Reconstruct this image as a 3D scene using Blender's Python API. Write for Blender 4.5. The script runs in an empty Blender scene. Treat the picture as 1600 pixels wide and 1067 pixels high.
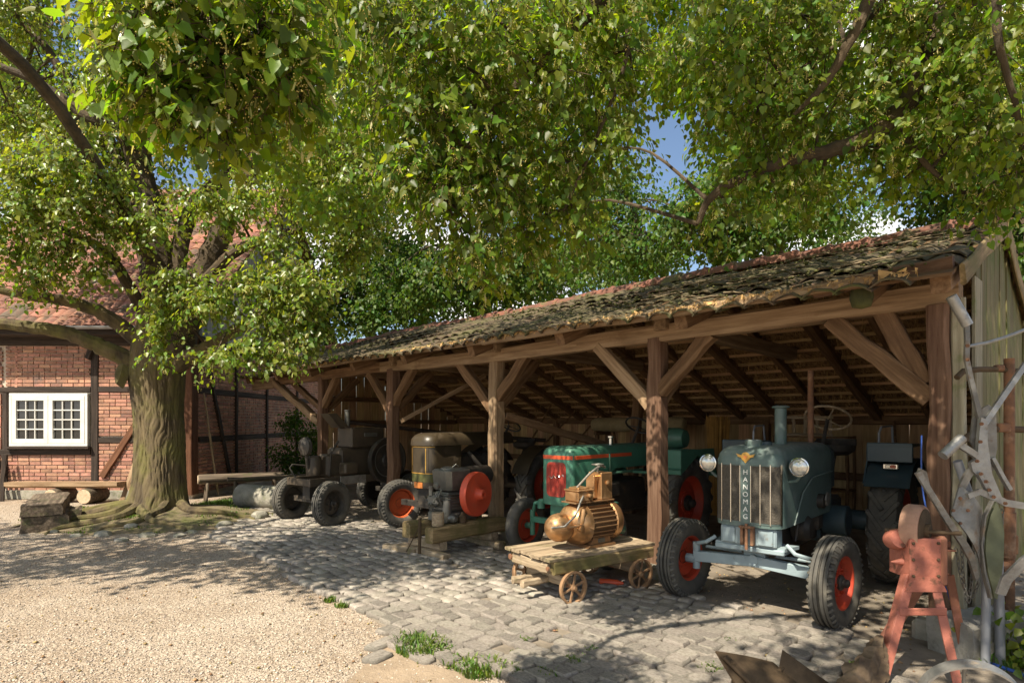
import bpy, math, random
import numpy as np
from mathutils import Vector, Matrix
# ------------------------------------------------------------------ camera, sky, sun, exposure
SC = bpy.context.scene
COL = SC.collection
R = random.Random(11)
NR = np.random.default_rng(5)
CAMH, FPX, HOR = 1.75, 930.0, 658.0
cam = bpy.data.cameras.new('camera'); camo = bpy.data.objects.new('camera', cam); COL.objects.link(camo)
cam.sensor_width = 36; cam.lens = 36 * FPX / 1600; cam.shift_y = (HOR - 533.5) / 1600
cam.clip_start = 0.05; cam.clip_end = 3000
camo.location = (0, 0, CAMH); camo.rotation_euler = (math.pi / 2, 0, 0)
SC.camera = camo
SUN_EL = math.radians(52)
SUN_H = Vector((-0.60, -0.80))
W = bpy.data.worlds.new('World'); SC.world = W; W.use_nodes = True
nt = W.node_tree; bg = nt.nodes['Background']
sky = nt.nodes.new('ShaderNodeTexSky'); sky.sky_type = 'NISHITA'; sky.sun_disc = False
sky.sun_elevation = SUN_EL; sky.sun_rotation = math.atan2(SUN_H.x, SUN_H.y) % (2 * math.pi)
tc = nt.nodes.new('ShaderNodeTexCoord'); mp = nt.nodes.new('ShaderNodeMapping'); mp.inputs['Scale'].default_value = (1, 1, 2.2); mp.inputs['Location'].default_value = (.0, .3, .25)
ns = nt.nodes.new('ShaderNodeTexNoise'); ns.inputs['Scale'].default_value = 2.6; ns.inputs['Detail'].default_value = 7; ns.inputs['Roughness'].default_value = .55
rp = nt.nodes.new('ShaderNodeValToRGB'); rp.color_ramp.elements[0].position = .52; rp.color_ramp.elements[1].position = .61
mx = nt.nodes.new('ShaderNodeMix'); mx.data_type = 'RGBA'; mx.inputs[7].default_value = (9.5, 9.1, 8.4, 1)
nt.links.new(tc.outputs['Generated'], mp.inputs[0]); nt.links.new(mp.outputs[0], ns.inputs['Vector'])
nt.links.new(ns.outputs['Fac'], rp.inputs[0]); nt.links.new(rp.outputs[0], mx.inputs[0])
nt.links.new(sky.outputs[0], mx.inputs[6]); nt.links.new(mx.outputs[2], bg.inputs[0])
bg.inputs[1].default_value = 0.088
sl = bpy.data.lights.new('sun', 'SUN'); sl.energy = 5.0; sl.angle = math.radians(.53); sl.color = (1, .91, .75)
so = bpy.data.objects.new('sun', sl); COL.objects.link(so); so.location = (-10, -14, 22)
sdir = Vector((SUN_H.x * math.cos(SUN_EL), SUN_H.y * math.cos(SUN_EL), math.sin(SUN_EL)))
so.rotation_euler = sdir.to_track_quat('Z', 'Y').to_euler()
SC.view_settings.view_transform = 'Standard'; SC.view_settings.look = 'None'
SC.view_settings.gamma = 1; SC.view_settings.use_curve_mapping = False
SC.view_settings.exposure = 0.95
SC.render.engine = 'CYCLES'
SC.cycles.max_bounces = 8; SC.cycles.diffuse_bounces = 4; SC.cycles.transparent_max_bounces = 8

def at(px, py, Z):      # a point of the place from where it is seen and how far off it stands
    return Vector(((px - 800) * Z / FPX, Z, CAMH + (HOR - py) * Z / FPX))
def gp(px, py):
    Z = FPX * CAMH / (py - HOR); return Vector(((px - 800) * Z / FPX, Z, 0))

# ------------------------------------------------------------------ materials
def nd(nt, t, **k):
    n = nt.nodes.new(t)
    for a, b in k.items(): setattr(n, a, b)
    return n
def c3(h, s=1.0):
    return (h[0] * s, h[1] * s, h[2] * s, 1)
MATS = {}
def mat(name, c1, c2=None, c3_=None, rough=.75, metal=0., scale=4., stretch=(1, 1, 1), detail=6., bump=0., bscale=None, var=.0,
        hue=.0, spot=None, spot_scale=2., spot_lo=.55, spot_hi=.7, spec=.5, lo=.35, hi=.65, coords='Object', isl=True, transl=0., top=None, coat=0., world_spot=False):
    m = bpy.data.materials.new(name); m.use_nodes = True; t = m.node_tree; L = t.links
    b = t.nodes['Principled BSDF']; b.inputs['Roughness'].default_value = rough; b.inputs['Metallic'].default_value = metal
    b.inputs['Specular IOR Level'].default_value = spec; b.inputs['Coat Weight'].default_value = coat
    co = nd(t, 'ShaderNodeTexCoord'); oi = nd(t, 'ShaderNodeObjectInfo'); ge = nd(t, 'ShaderNodeNewGeometry')
    mu = nd(t, 'ShaderNodeMath', operation='MULTIPLY'); mu.inputs[1].default_value = 37.; L.new(oi.outputs['Random'], mu.inputs[0])
    ad = nd(t, 'ShaderNodeVectorMath', operation='ADD'); L.new(co.outputs[coords], ad.inputs[0]); L.new(mu.outputs[0], ad.inputs[1])
    mp = nd(t, 'ShaderNodeMapping'); mp.inputs['Scale'].default_value = stretch; L.new(ad.outputs[0], mp.inputs[0])
    no = nd(t, 'ShaderNodeTexNoise'); no.inputs['Scale'].default_value = scale; no.inputs['Detail'].default_value = detail; no.inputs['Roughness'].default_value = .62
    L.new(mp.outputs[0], no.inputs['Vector'])
    r = nd(t, 'ShaderNodeValToRGB'); e = r.color_ramp.elements
    c2 = c2 or tuple(x * .75 for x in c1)
    e[0].position = lo; e[0].color = c3(c1); e[1].position = hi; e[1].color = c3(c2)
    if c3_: x = e.new((lo + hi) / 2); x.color = c3(c3_)
    L.new(no.outputs['Fac'], r.inputs[0]); out = r.outputs[0]
    if var or hue:
        rs = nd(t, 'ShaderNodeMath', operation='ADD'); L.new(oi.outputs['Random'], rs.inputs[0])
        if isl: L.new(ge.outputs['Random Per Island'], rs.inputs[1])
        fr = nd(t, 'ShaderNodeMath', operation='FRACT'); L.new(rs.outputs[0], fr.inputs[0])
        hs = nd(t, 'ShaderNodeHueSaturation'); L.new(out, hs.inputs['Color'])
        mr = nd(t, 'ShaderNodeMapRange'); mr.inputs[3].default_value = 1 - var; mr.inputs[4].default_value = 1 + var; L.new(fr.outputs[0], mr.inputs[0])
        L.new(mr.outputs[0], hs.inputs['Value'])
        m7 = nd(t, 'ShaderNodeMath', operation='MULTIPLY'); m7.inputs[1].default_value = 7.31; L.new(fr.outputs[0], m7.inputs[0])
        f2 = nd(t, 'ShaderNodeMath', operation='FRACT'); L.new(m7.outputs[0], f2.inputs[0])
        mh = nd(t, 'ShaderNodeMapRange'); mh.inputs[3].default_value = .5 - hue; mh.inputs[4].default_value = .5 + hue; L.new(f2.outputs[0], mh.inputs[0])
        L.new(mh.outputs[0], hs.inputs['Hue']); out = hs.outputs[0]
    if spot:
        n2 = nd(t, 'ShaderNodeTexNoise'); n2.inputs['Scale'].default_value = spot_scale; n2.inputs['Detail'].default_value = 8; n2.inputs['Roughness'].default_value = .68
        if world_spot: L.new(ge.outputs['Position'], n2.inputs['Vector'])
        else: L.new(ad.outputs[0], n2.inputs['Vector'])
        r2 = nd(t, 'ShaderNodeValToRGB'); r2.color_ramp.elements[0].position = spot_lo; r2.color_ramp.elements[1].position = spot_hi; L.new(n2.outputs['Fac'], r2.inputs[0])
        mx = nd(t, 'ShaderNodeMix', data_type='RGBA'); L.new(r2.outputs[0], mx.inputs[0]); L.new(out, mx.inputs[6]); mx.inputs[7].default_value = c3(spot); out = mx.outputs[2]
        if metal or rough < .5:
            mr = nd(t, 'ShaderNodeMapRange'); mr.inputs[3].default_value = rough; mr.inputs[4].default_value = .85; L.new(r2.outputs[0], mr.inputs[0]); L.new(mr.outputs[0], b.inputs['Roughness'])
        if metal:
            mr = nd(t, 'ShaderNodeMapRange'); mr.inputs[3].default_value = metal; mr.inputs[4].default_value = .0; L.new(r2.outputs[0], mr.inputs[0]); L.new(mr.outputs[0], b.inputs['Metallic'])
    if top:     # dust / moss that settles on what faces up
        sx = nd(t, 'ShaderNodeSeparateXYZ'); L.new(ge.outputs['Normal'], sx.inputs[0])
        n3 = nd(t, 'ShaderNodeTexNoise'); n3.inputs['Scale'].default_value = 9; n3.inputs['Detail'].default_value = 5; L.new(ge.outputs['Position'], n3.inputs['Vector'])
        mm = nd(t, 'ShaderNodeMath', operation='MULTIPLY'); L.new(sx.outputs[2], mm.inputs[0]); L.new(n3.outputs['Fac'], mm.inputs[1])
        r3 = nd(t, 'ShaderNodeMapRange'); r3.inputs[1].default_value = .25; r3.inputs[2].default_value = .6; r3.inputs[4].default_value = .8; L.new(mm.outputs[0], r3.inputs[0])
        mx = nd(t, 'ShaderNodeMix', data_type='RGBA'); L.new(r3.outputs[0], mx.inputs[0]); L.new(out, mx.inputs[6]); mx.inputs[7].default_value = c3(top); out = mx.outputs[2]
    L.new(out, b.inputs['Base Color'])
    if bump:
        if bscale:
            nb = nd(t, 'ShaderNodeTexNoise'); nb.inputs['Scale'].default_value = bscale; nb.inputs['Detail'].default_value = 6; nb.inputs['Roughness'].default_value = .65; L.new(mp.outputs[0], nb.inputs['Vector'])
        else: nb = no
        bp = nd(t, 'ShaderNodeBump'); bp.inputs['Strength'].default_value = min(1, bump * 1.0); bp.inputs['Distance'].default_value = .02
        L.new(nb.outputs['Fac'], bp.inputs['Height']); L.new(bp.outputs[0], b.inputs['Normal'])
    MATS[name] = m; return m

GR = (.22, 1, 1)
def wood(name, c1, c2, mid=None, **k):
    a = dict(stretch=(.07, 1, 1), scale=22, detail=8, bump=.55, rough=.82, var=.16, lo=.3, hi=.72, spec=.2); a.update(k)
    return mat(name, c1, c2, mid, **a)
wood('oak', (0.094, 0.050, 0.024), (0.288, 0.176, 0.097), (0.180, 0.104, 0.054), spot=(.10, .055, .03), spot_scale=1.6, spot_lo=.52, spot_hi=.75)
wood('oak_pale', (0.156, 0.098, 0.055), (0.406, 0.289, 0.179), (0.281, 0.187, 0.109), spot=(.16, .09, .045), spot_scale=2., spot_lo=.55, spot_hi=.8)
wood('oak_red', (0.101, 0.050, 0.030), (0.259, 0.155, 0.101), (0.169, 0.097, 0.061))
wood('plank_wall', (.33, .20, .10), (.60, .41, .22), (.46, .30, .155), var=.3, hue=.015)
wood('plank_green', (.18, .155, .10), (.40, .36, .26), (.29, .255, .175), var=.2, spot=(.13, .16, .05), spot_scale=2.2)
wood('plank_moss_shade', (.085, .07, .032), (.22, .185, .095), (.15, .125, .06), var=.25, spot=(.10, .115, .03), spot_scale=2.4, spot_lo=.45, spot_hi=.65)  # right end wall: tree shade darkened into the board colour, plus moss spots
wood('plank_grey', (.16, .16, .165), (.42, .42, .42), (.30, .30, .30), var=.25)
wood('timber_dark', (.022, .017, .014), (.085, .062, .048), (.045, .033, .026), var=.1)
wood('timber_brown', (.07, .028, .015), (.19, .085, .045), (.12, .055, .03))
wood('wood_grey', (.17, .125, .08), (.50, .40, .27), (.33, .25, .165), spot=(.13, .12, .045), spot_scale=3)
wood('wood_mossy', (.12, .085, .04), (.40, .28, .15), (.24, .17, .085), spot=(.14, .12, .045), spot_scale=3, spot_lo=.45, spot_hi=.65)
wood('wood_old', (0.044, 0.034, 0.024), (0.216, 0.168, 0.120), (0.112, 0.084, 0.060), spot=(.09, .10, .04), spot_scale=4)
mat('log_end', (.55, .43, .29), (.40, .28, .17), scale=18, rough=.85, bump=.3)
mat('stone', (.36, .33, .27), (.20, .19, .15), scale=5, bump=.7, bscale=25, rough=.9, var=.15, spot=(.16, .17, .08), spot_scale=4, spot_lo=.5)
mat('concrete', (.34, .32, .28), (.24, .225, .19), scale=4, bump=.6, bscale=40, rough=.92, spot=(.14, .13, .10), spot_scale=3)
mat('cobble', (.34, .30, .25), (.19, .165, .135), (.27, .235, .195), scale=7, bump=.8, bscale=30, rough=.85, var=.28, hue=.012, spot=(.38, .34, .285), spot_scale=9, spot_lo=.5, spot_hi=.8)
mat('brick', (.46, .235, .155), (.29, .15, .105), (.39, .195, .13), scale=9, bump=.5, bscale=45, rough=.9, var=.34, hue=.012, spot=(.20, .125, .10), spot_scale=1.4, spot_lo=.56, spot_hi=.64, world_spot=False)
mat('mortar', (.62, .52, .41), (.50, .42, .33), scale=14, bump=.5, bscale=60, rough=.95)
mat('plaster', (.40, .33, .23), (.28, .22, .15), scale=6, bump=.3, rough=.95)
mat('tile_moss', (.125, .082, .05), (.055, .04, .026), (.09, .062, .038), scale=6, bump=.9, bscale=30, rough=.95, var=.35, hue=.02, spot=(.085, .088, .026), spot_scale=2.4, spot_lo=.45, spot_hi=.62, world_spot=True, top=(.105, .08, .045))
mat('tile_red', (.30, .13, .08), (.17, .08, .055), (.24, .105, .068), scale=6, bump=.6, bscale=30, rough=.9, var=.35, hue=.012, spot=(.10, .075, .05), spot_scale=1.6, spot_lo=.48, spot_hi=.62, world_spot=True)
mat('ridge_red', (.22, .082, .05), (.11, .055, .038), scale=6, bump=.5, bscale=30, rough=.85, var=.2, spot=(.10, .10, .035), spot_scale=2.6, spot_lo=.54, spot_hi=.64, world_spot=True)
mat('thatch', (.40, .24, .10), (.10, .055, .024), (.25, .145, .06), scale=26, stretch=(1, .16, 1), bump=1, rough=.95)
mat('straw', (.52, .34, .14), (.34, .20, .075), scale=5, rough=.8, var=.35)
mat('straw_gold', (.50, .27, .06), (.32, .16, .035), scale=5, rough=.8, var=.35)
mat('moss', (.10, .098, .026), (.055, .055, .018), scale=9, rough=1, var=.3, bump=.8)
mat('gutter', (.30, .31, .32), (.22, .225, .23), rough=.5, metal=.7, scale=5)
mat('white_paint', (.66, .65, .61), (.56, .55, .51), rough=.5, scale=5)
mat('glass_dark', (.012, .013, .014), (.02, .02, .02), rough=.06, spec=.8)
mat('interior', (.05, .04, .03), (.03, .025, .02), rough=.9)
mat('soil', (.27, .225, .175), (.17, .14, .105), (.225, .185, .14), scale=3, bump=.8, bscale=30, rough=.97, spot=(.11, .085, .06), spot_scale=7, spot_lo=.55, spot_hi=.8)
mat('dirt', (.36, .27, .185), (.25, .185, .125), scale=4, bump=.8, bscale=40, rough=.97)
mat('rubber', (.050, .047, .042), (.095, .087, .072), rough=.8, scale=6, spot=(.17, .15, .115), spot_scale=5, spot_lo=.5, spot_hi=.85, bump=.2)
mat('rim_red', (.50, .055, .022), (.36, .045, .02), rough=.5, scale=4, spot=(.17, .06, .03), spot_scale=6, spot_lo=.55, spot_hi=.75)
mat('rim_orange', (.62, .12, .035), (.42, .075, .025), rough=.5, scale=4, spot=(.22, .09, .04), spot_scale=6, spot_lo=.56, spot_hi=.75)
mat('fly_red', (.62, .085, .035), (.52, .065, .03), rough=.5, scale=3, spot=(.40, .09, .05), spot_scale=7, spot_lo=.5, spot_hi=.8)
mat('blue_grey', (.10, .15, .135), (.078, .115, .105), rough=.42, scale=3, spot=(.16, .185, .17), spot_scale=5, spot_lo=.5, spot_hi=.8, top=(.24, .27, .25))
mat('blue_dark', (.045, .075, .085), (.035, .055, .065), rough=.4, scale=3, spot=(.10, .10, .085), spot_scale=5, spot_lo=.55, spot_hi=.85)
mat('axle_blue', (.30, .37, .39), (.22, .28, .30), rough=.5, scale=4, spot=(.16, .12, .08), spot_scale=8, spot_lo=.58, spot_hi=.72)
mat('grille_mesh', (.095, .08, .06), (.06, .05, .038), rough=.8, scale=80, bump=.8)
mat('green_paint', (.06, .20, .13), (.045, .15, .098), rough=.42, scale=3, spot=(.12, .20, .14), spot_scale=6, spot_lo=.52, spot_hi=.8, top=(.10, .20, .14))
mat('green_dark', (.05, .13, .085), (.04, .095, .065), rough=.45, scale=3, spot=(.07, .09, .06), spot_scale=6)
mat('grille_red', (.46, .05, .03), (.28, .035, .022), rough=.6, scale=8, stretch=(1, 1, .15), spot=(.18, .06, .04), spot_scale=9)
mat('stripe_red', (.72, .10, .03), (.60, .08, .025), rough=.45)
mat('olive_tractor', (.05, .036, .02), (.032, .023, .013), rough=.4, scale=3, spot=(.08, .055, .03), spot_scale=5)
mat('gold_line', (.62, .36, .08), (.45, .25, .05), rough=.4, metal=.3)
mat('emblem_orange', (.60, .22, .05), (.45, .13, .03), rough=.5, scale=20)
mat('engine_dark', (.035, .032, .028), (.065, .055, .045), rough=.55, scale=5, metal=.3, spot=(.12, .085, .055), spot_scale=6)
mat('engine_grey', (.23, .225, .20), (.15, .145, .125), rough=.42, scale=5, metal=.6, spot=(.15, .12, .085), spot_scale=6)
mat('machine_tan', (.085, .062, .040), (.05, .037, .025), rough=.55, scale=5, spot=(0.050, 0.036, 0.025), spot_scale=5)
mat('bronze', (.52, .30, .14), (.40, .22, .10), rough=.30, metal=.75, scale=4, spot=(.30, .19, .10), spot_scale=5, spot_lo=.5, spot_hi=.8)
mat('bronze_dark', (.34, .20, .10), (.24, .14, .07), rough=.45, metal=.6, scale=4)
mat('rust', (.26, .125, .06), (.13, .07, .04), (.20, .095, .05), rough=.85, scale=9, bump=.4, bscale=40, spot=(.32, .20, .12), spot_scale=6)
mat('rust_wheel', (.36, .21, .105), (.22, .125, .065), rough=.75, scale=9, bump=.4, bscale=40)
mat('rust_brown', (.06, .04, .022), (.11, .072, .04), rough=.75, scale=6, spec=.25, bump=.4, bscale=30)
mat('galv', (.40, .39, .365), (.24, .23, .21), (.33, .32, .30), rough=.42, metal=.65, scale=8, spot=(.22, .17, .12), spot_scale=8, spot_lo=.55, spot_hi=.68, bump=.35, bscale=40)
mat('plough_grey', (.27, .255, .225), (.16, .15, .13), (.22, .205, .18), rough=.5, metal=.5, scale=7, spot=(.17, .115, .07), spot_scale=9, spot_lo=.52, spot_hi=.66, bump=.4, bscale=35)
mat('blade_green', (.17, .18, .11), (.12, .13, .075), rough=.6, metal=.3, scale=5, bump=.2)
mat('pipe_grey', (.30, .31, .33), (.24, .245, .26), rough=.5, metal=.3, scale=4)
mat('pink_paint', (.40, .135, .09), (.28, .09, .06), (.35, .115, .075), rough=.6, scale=7, spot=(.14, .06, .035), spot_scale=11, spot_lo=.55, spot_hi=.64, bump=.3, bscale=40)
mat('pink_rust', (.30, .12, .065), (.21, .085, .05), rough=.75, scale=5, spot=(.40, .16, .11), spot_scale=7)
mat('grindstone', (.40, .23, .155), (.30, .17, .115), rough=.9, scale=12, bump=.4)
mat('band_olive', (.10, .10, .03), (.07, .07, .02), rough=.5)
mat('blue_cable', (.03, .09, .36), (.025, .07, .28), rough=.45)
mat('chrome', (.75, .74, .70), (.60, .59, .55), rough=.18, metal=1.)
mat('lens', (.72, .70, .64), (.50, .49, .44), rough=.12, metal=.55, scale=14, stretch=(1, 1, 1))
mat('lamp_red', (.55, .10, .03), (.45, .07, .02), rough=.2)
mat('letter_white', (.80, .80, .76), (.7, .7, .66), rough=.4)
mat('black', (.018, .017, .016), (.03, .028, .026), rough=.5)
mat('sack', (.36, .28, .15), (.25, .19, .095), rough=.9, scale=6, bump=.5, bscale=25)
mat('bark', (.15, .11, .055), (.05, .035, .02), (.10, .073, .037), scale=5, stretch=(1, 1, .22), bump=1., bscale=14, rough=.95, spot=(.13, .12, .03), spot_scale=1.5, spot_lo=.46, spot_hi=.66)
mat('bark_dark', (.095, .066, .036), (.035, .024, .014), (.065, .045, .024), scale=5, stretch=(1, 1, 1), bump=1., bscale=18, rough=.95)
mat('twig', (.10, .065, .03), (.055, .035, .018), rough=.9)
mat('twig_dry', (.25, .19, .12), (.16, .12, .075), rough=.9)
mat('litter', (.33, .22, .10), (.19, .12, .055), rough=.9, var=.5, hue=.03)

def leafmat(name, c1, c2, transl, tcol, rough=.36, var=.45, hue=.04, spec=.5):
    m = mat(name, c1, c2, rough=rough, var=var, hue=hue, scale=.9, spec=spec, coords='Object', lo=.3, hi=.7)
    t = m.node_tree; b = t.nodes['Principled BSDF']; o = t.nodes['Material Output']
    tr = nd(t, 'ShaderNodeBsdfTranslucent'); mx = nd(t, 'ShaderNodeMixShader'); mx.inputs[0].default_value = transl
    hs = nd(t, 'ShaderNodeMix', data_type='RGBA', blend_type='MULTIPLY'); hs.inputs[0].default_value = 1
    src = b.inputs['Base Color'].links[0].from_socket
    t.links.new(src, hs.inputs[6]); hs.inputs[7].default_value = (tcol[0], tcol[1], tcol[2], 1); t.links.new(hs.outputs[2], tr.inputs[0])
    t.links.new(b.outputs[0], mx.inputs[1]); t.links.new(tr.outputs[0], mx.inputs[2]); t.links.new(mx.outputs[0], o.inputs[0])
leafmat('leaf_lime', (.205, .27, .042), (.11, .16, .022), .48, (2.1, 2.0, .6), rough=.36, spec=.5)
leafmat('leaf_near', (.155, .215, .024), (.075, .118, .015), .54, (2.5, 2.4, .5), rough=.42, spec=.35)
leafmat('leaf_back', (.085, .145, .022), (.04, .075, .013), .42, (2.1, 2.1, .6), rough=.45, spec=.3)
leafmat('bract', (.50, .50, .22), (.38, .40, .15), .4, (1.6, 1.5, .8), var=.2)
leafmat('grass', (.12, .19, .025), (.07, .125, .018), .4, (1.9, 1.8, .8), rough=.5)
mat('blossom', (.62, .50, .16), (.48, .37, .09), rough=.8, var=.25)

def ground_mat(name, a, b, c, vs, bump):
    m = bpy.data.materials.new(name); m.use_nodes = True; t = m.node_tree; L = t.links; p = t.nodes['Principled BSDF']; p.inputs['Roughness'].default_value = .93; p.inputs['Specular IOR Level'].default_value = .2
    g = nd(t, 'ShaderNodeNewGeometry')
    v = nd(t, 'ShaderNodeTexVoronoi'); v.inputs['Scale'].default_value = vs; L.new(g.outputs['Position'], v.inputs['Vector'])
    v2 = nd(t, 'ShaderNodeTexVoronoi'); v2.inputs['Scale'].default_value = vs * .37; L.new(g.outputs['Position'], v2.inputs['Vector'])
    n = nd(t, 'ShaderNodeTexNoise'); n.inputs['Scale'].default_value = .7; n.inputs['Detail'].default_value = 9; n.inputs['Roughness'].default_value = .7; L.new(g.outputs['Position'], n.inputs['Vector'])
    sp = nd(t, 'ShaderNodeSeparateColor'); L.new(v.outputs['Color'], sp.inputs[0])
    r = nd(t, 'ShaderNodeValToRGB'); e = r.color_ramp.elements; e[0].position = 0.; e[0].color = c3(c); e[1].position = .95; e[1].color = c3(a); x = e.new(.45); x.color = c3(b); L.new(sp.outputs[0], r.inputs[0])
    r2 = nd(t, 'ShaderNodeValToRGB'); r2.color_ramp.elements[0].position = .36; r2.color_ramp.elements[0].color = (.72, .66, .60, 1); r2.color_ramp.elements[1].position = .62; r2.color_ramp.elements[1].color = (1, 1, 1, 1); L.new(n.outputs['Fac'], r2.inputs[0])
    mx = nd(t, 'ShaderNodeMix', data_type='RGBA', blend_type='MULTIPLY'); mx.inputs[0].default_value = 1; L.new(r.outputs[0], mx.inputs[6]); L.new(r2.outputs[0], mx.inputs[7]); L.new(mx.outputs[2], p.inputs['Base Color'])
    ad = nd(t, 'ShaderNodeMath', operation='ADD'); L.new(v.outputs['Distance'], ad.inputs[0]); L.new(v2.outputs['Distance'], ad.inputs[1])
    bp = nd(t, 'ShaderNodeBump'); bp.invert = True; bp.inputs['Strength'].default_value = bump; bp.inputs['Distance'].default_value = .012; L.new(ad.outputs[0], bp.inputs['Height']); L.new(bp.outputs[0], p.inputs['Normal'])
    MATS[name] = m
ground_mat('gravel', (.52, .44, .35), (.38, .31, .24), (.21, .165, .125), 75, .8)
mat('pebble', (.50, .43, .35), (.32, .265, .21), scale=30, rough=.9, var=.4, hue=.015)
# ------------------------------------------------------------------ mesh helpers
def link(o): COL.objects.link(o); return o
def finish(me, matn, smooth=None):
    if matn: me.materials.append(MATS[matn])
    if smooth:
        me.polygons.foreach_set('use_smooth', [True] * len(me.polygons)); me.set_sharp_from_angle(angle=math.radians(smooth))
    return me
def ob(name, me, parent=None, loc=(0, 0, 0), M=None):
    o = bpy.data.objects.new(name, me); link(o); o.parent = parent
    if M is not None: o.matrix_basis = M
    else: o.location = loc
    return o
def tag(o, label=None, cat=None, group=None, kind=None):
    for k, v in (('label', label), ('category', cat), ('group', group), ('kind', kind)):
        if v: o[k] = v
    return o
def thing(name, label, cat, loc=(0, 0, 0), rz=0., group=None):
    o = bpy.data.objects.new(name, None); link(o); o.location = loc; o.rotation_euler = (0, 0, rz); o.empty_display_size = .2
    return tag(o, label, cat, group)
def frame(a, b, up=(0, 0, 1)):
    a = Vector(a); b = Vector(b); x = (b - a).normalized(); up = Vector(up)
    if abs(x.dot(up)) > .98: up = Vector((0, 1, 0)) if abs(x.y) < .9 else Vector((1, 0, 0))
    y = up.cross(x).normalized(); z = x.cross(y)
    m = Matrix((x, y, z)).transposed().to_4x4(); m.translation = a
    return m
def rx(a): return Matrix.Rotation(a, 4, 'X')
def ry(a): return Matrix.Rotation(a, 4, 'Y')
def rz(a): return Matrix.Rotation(a, 4, 'Z')
def T(*a): return Matrix.Translation(a if len(a) == 3 else a[0])
class MB:
    def __init__(s): s.v = []; s.f = []
    def add(s, vs, fs, M=None):
        n = len(s.v)
        if M is not None: vs = [M @ Vector(v) for v in vs]
        s.v.extend(tuple(v) for v in vs); s.f.extend(tuple(i + n for i in f) for f in fs); return s
    def box(s, c, d, M=None, b=.006):
        hx, hy, hz = d[0] / 2, d[1] / 2, d[2] / 2; b = min(b, hx * .9, hy * .9, hz * .9)
        L = T(Vector(c)); L = (M @ L) if M is not None else L
        vs = []; idx = {}
        for sx in (-1, 1):
            for sy in (-1, 1):
                for sz in (-1, 1):
                    for k in range(3):
                        p = [sx * (hx - (0 if k == 0 else b)), sy * (hy - (0 if k == 1 else b)), sz * (hz - (0 if k == 2 else b))]
                        idx[(sx, sy, sz, k)] = len(vs); vs.append(p)
        fs = []
        for k in range(3):
            o1, o2 = (k + 1) % 3, (k + 2) % 3
            for sg in (-1, 1):
                q = []
                for a, c2 in ((-1, -1), (1, -1), (1, 1), (-1, 1)):
                    t = [0, 0, 0]; t[k] = sg; t[o1] = a; t[o2] = c2; q.append(idx[(t[0], t[1], t[2], k)])
                fs.append(q if sg > 0 else q[::-1])
            for a in (-1, 1):
                for c2 in (-1, 1):
                    q = []
                    t = [0, 0, 0]; t[o1] = a; t[o2] = c2
                    t[k] = -1; q0 = idx[(*t, o1)]; q1 = idx[(*t, o2)]; t[k] = 1; q2 = idx[(*t, o2)]; q3 = idx[(*t, o1)]
                    q = [q0, q1, q2, q3]; fs.append(q[::-1] if a * c2 > 0 else q)
        for sx in (-1, 1):
            for sy in (-1, 1):
                for sz in (-1, 1):
                    q = [idx[(sx, sy, sz, k)] for k in range(3)]; fs.append(q if sx * sy * sz > 0 else q[::-1])
        return s.add(vs, fs, L)
    def bar(s, a, b, w, h, up=(0, 0, 1), bev=.005):
        L = (Vector(b) - Vector(a)).length
        return s.box((L / 2, 0, 0), (L, w, h), frame(a, b, up), bev)
    def tube(s, pts, r, n=10, caps=True, closed=False):
        pts = [Vector(p) for p in pts]; m = len(pts)
        rr = r if isinstance(r, (list, tuple)) else [r] * m
        vs = []; fs = []; prev = None
        for i, p in enumerate(pts):
            if closed: t = (pts[(i + 1) % m] - pts[i - 1]).normalized()
            else: t = (pts[min(i + 1, m - 1)] - pts[max(i - 1, 0)]).normalized()
            if prev is None:
                u = t.orthogonal().normalized()
            else:
                u = (prev - t * prev.dot(t)).normalized()
            prev = u; w = t.cross(u)
            for k in range(n):
                a = 2 * math.pi * k / n; vs.append(p + (u * math.cos(a) + w * math.sin(a)) * rr[i])
        for i in range(m if closed else m - 1):
            j = (i + 1) % m
            for k in range(n): fs.append((i * n + k, i * n + (k + 1) % n, j * n + (k + 1) % n, j * n + k))
        if caps and not closed:
            fs.append(tuple(range(n))[::-1]); fs.append(tuple((m - 1) * n + k for k in range(n)))
        return s.add(vs, fs)
    def lathe(s, prof, n=28, M=None, a0=0., a1=2 * math.pi):     # profile (r, z) round local Z
        full = abs(a1 - a0 - 2 * math.pi) < 1e-6; cnt = n if full else n + 1
        vs = []; fs = []
        for r, z in prof:
            for k in range(cnt):
                a = a0 + (a1 - a0) * k / n; vs.append((r * math.cos(a), r * math.sin(a), z))
        for i in range(len(prof) - 1):
            for k in range(n):
                k2 = (k + 1) % cnt
                fs.append((i * cnt + k, i * cnt + k2, (i + 1) * cnt + k2, (i + 1) * cnt + k))
        return s.add(vs, fs, M)
    def prism(s, poly, z0, z1, M=None):
        n = len(poly); vs = [(x, y, z0) for x, y in poly] + [(x, y, z1) for x, y in poly]
        fs = [tuple(range(n))[::-1], tuple(range(n, 2 * n))] + [(i, (i + 1) % n, n + (i + 1) % n, n + i) for i in range(n)]
        return s.add(vs, fs, M)
    def loft(s, rings, M=None, cap=True, closed=True):
        n = len(rings[0]); vs = [v for r in rings for v in r]; fs = []
        for i in range(len(rings) - 1):
            for k in range(n if closed else n - 1): fs.append((i * n + k, i * n + (k + 1) % n, (i + 1) * n + (k + 1) % n, (i + 1) * n + k))
        if cap and closed: fs.append(tuple(range(n))[::-1]); fs.append(tuple((len(rings) - 1) * n + k for k in range(n)))
        return s.add(vs, fs, M)
    def mesh(s, name, matn, smooth=35):
        me = bpy.data.meshes.new(name); me.from_pydata(s.v, [], s.f); me.update(); return finish(me, matn, smooth)
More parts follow.
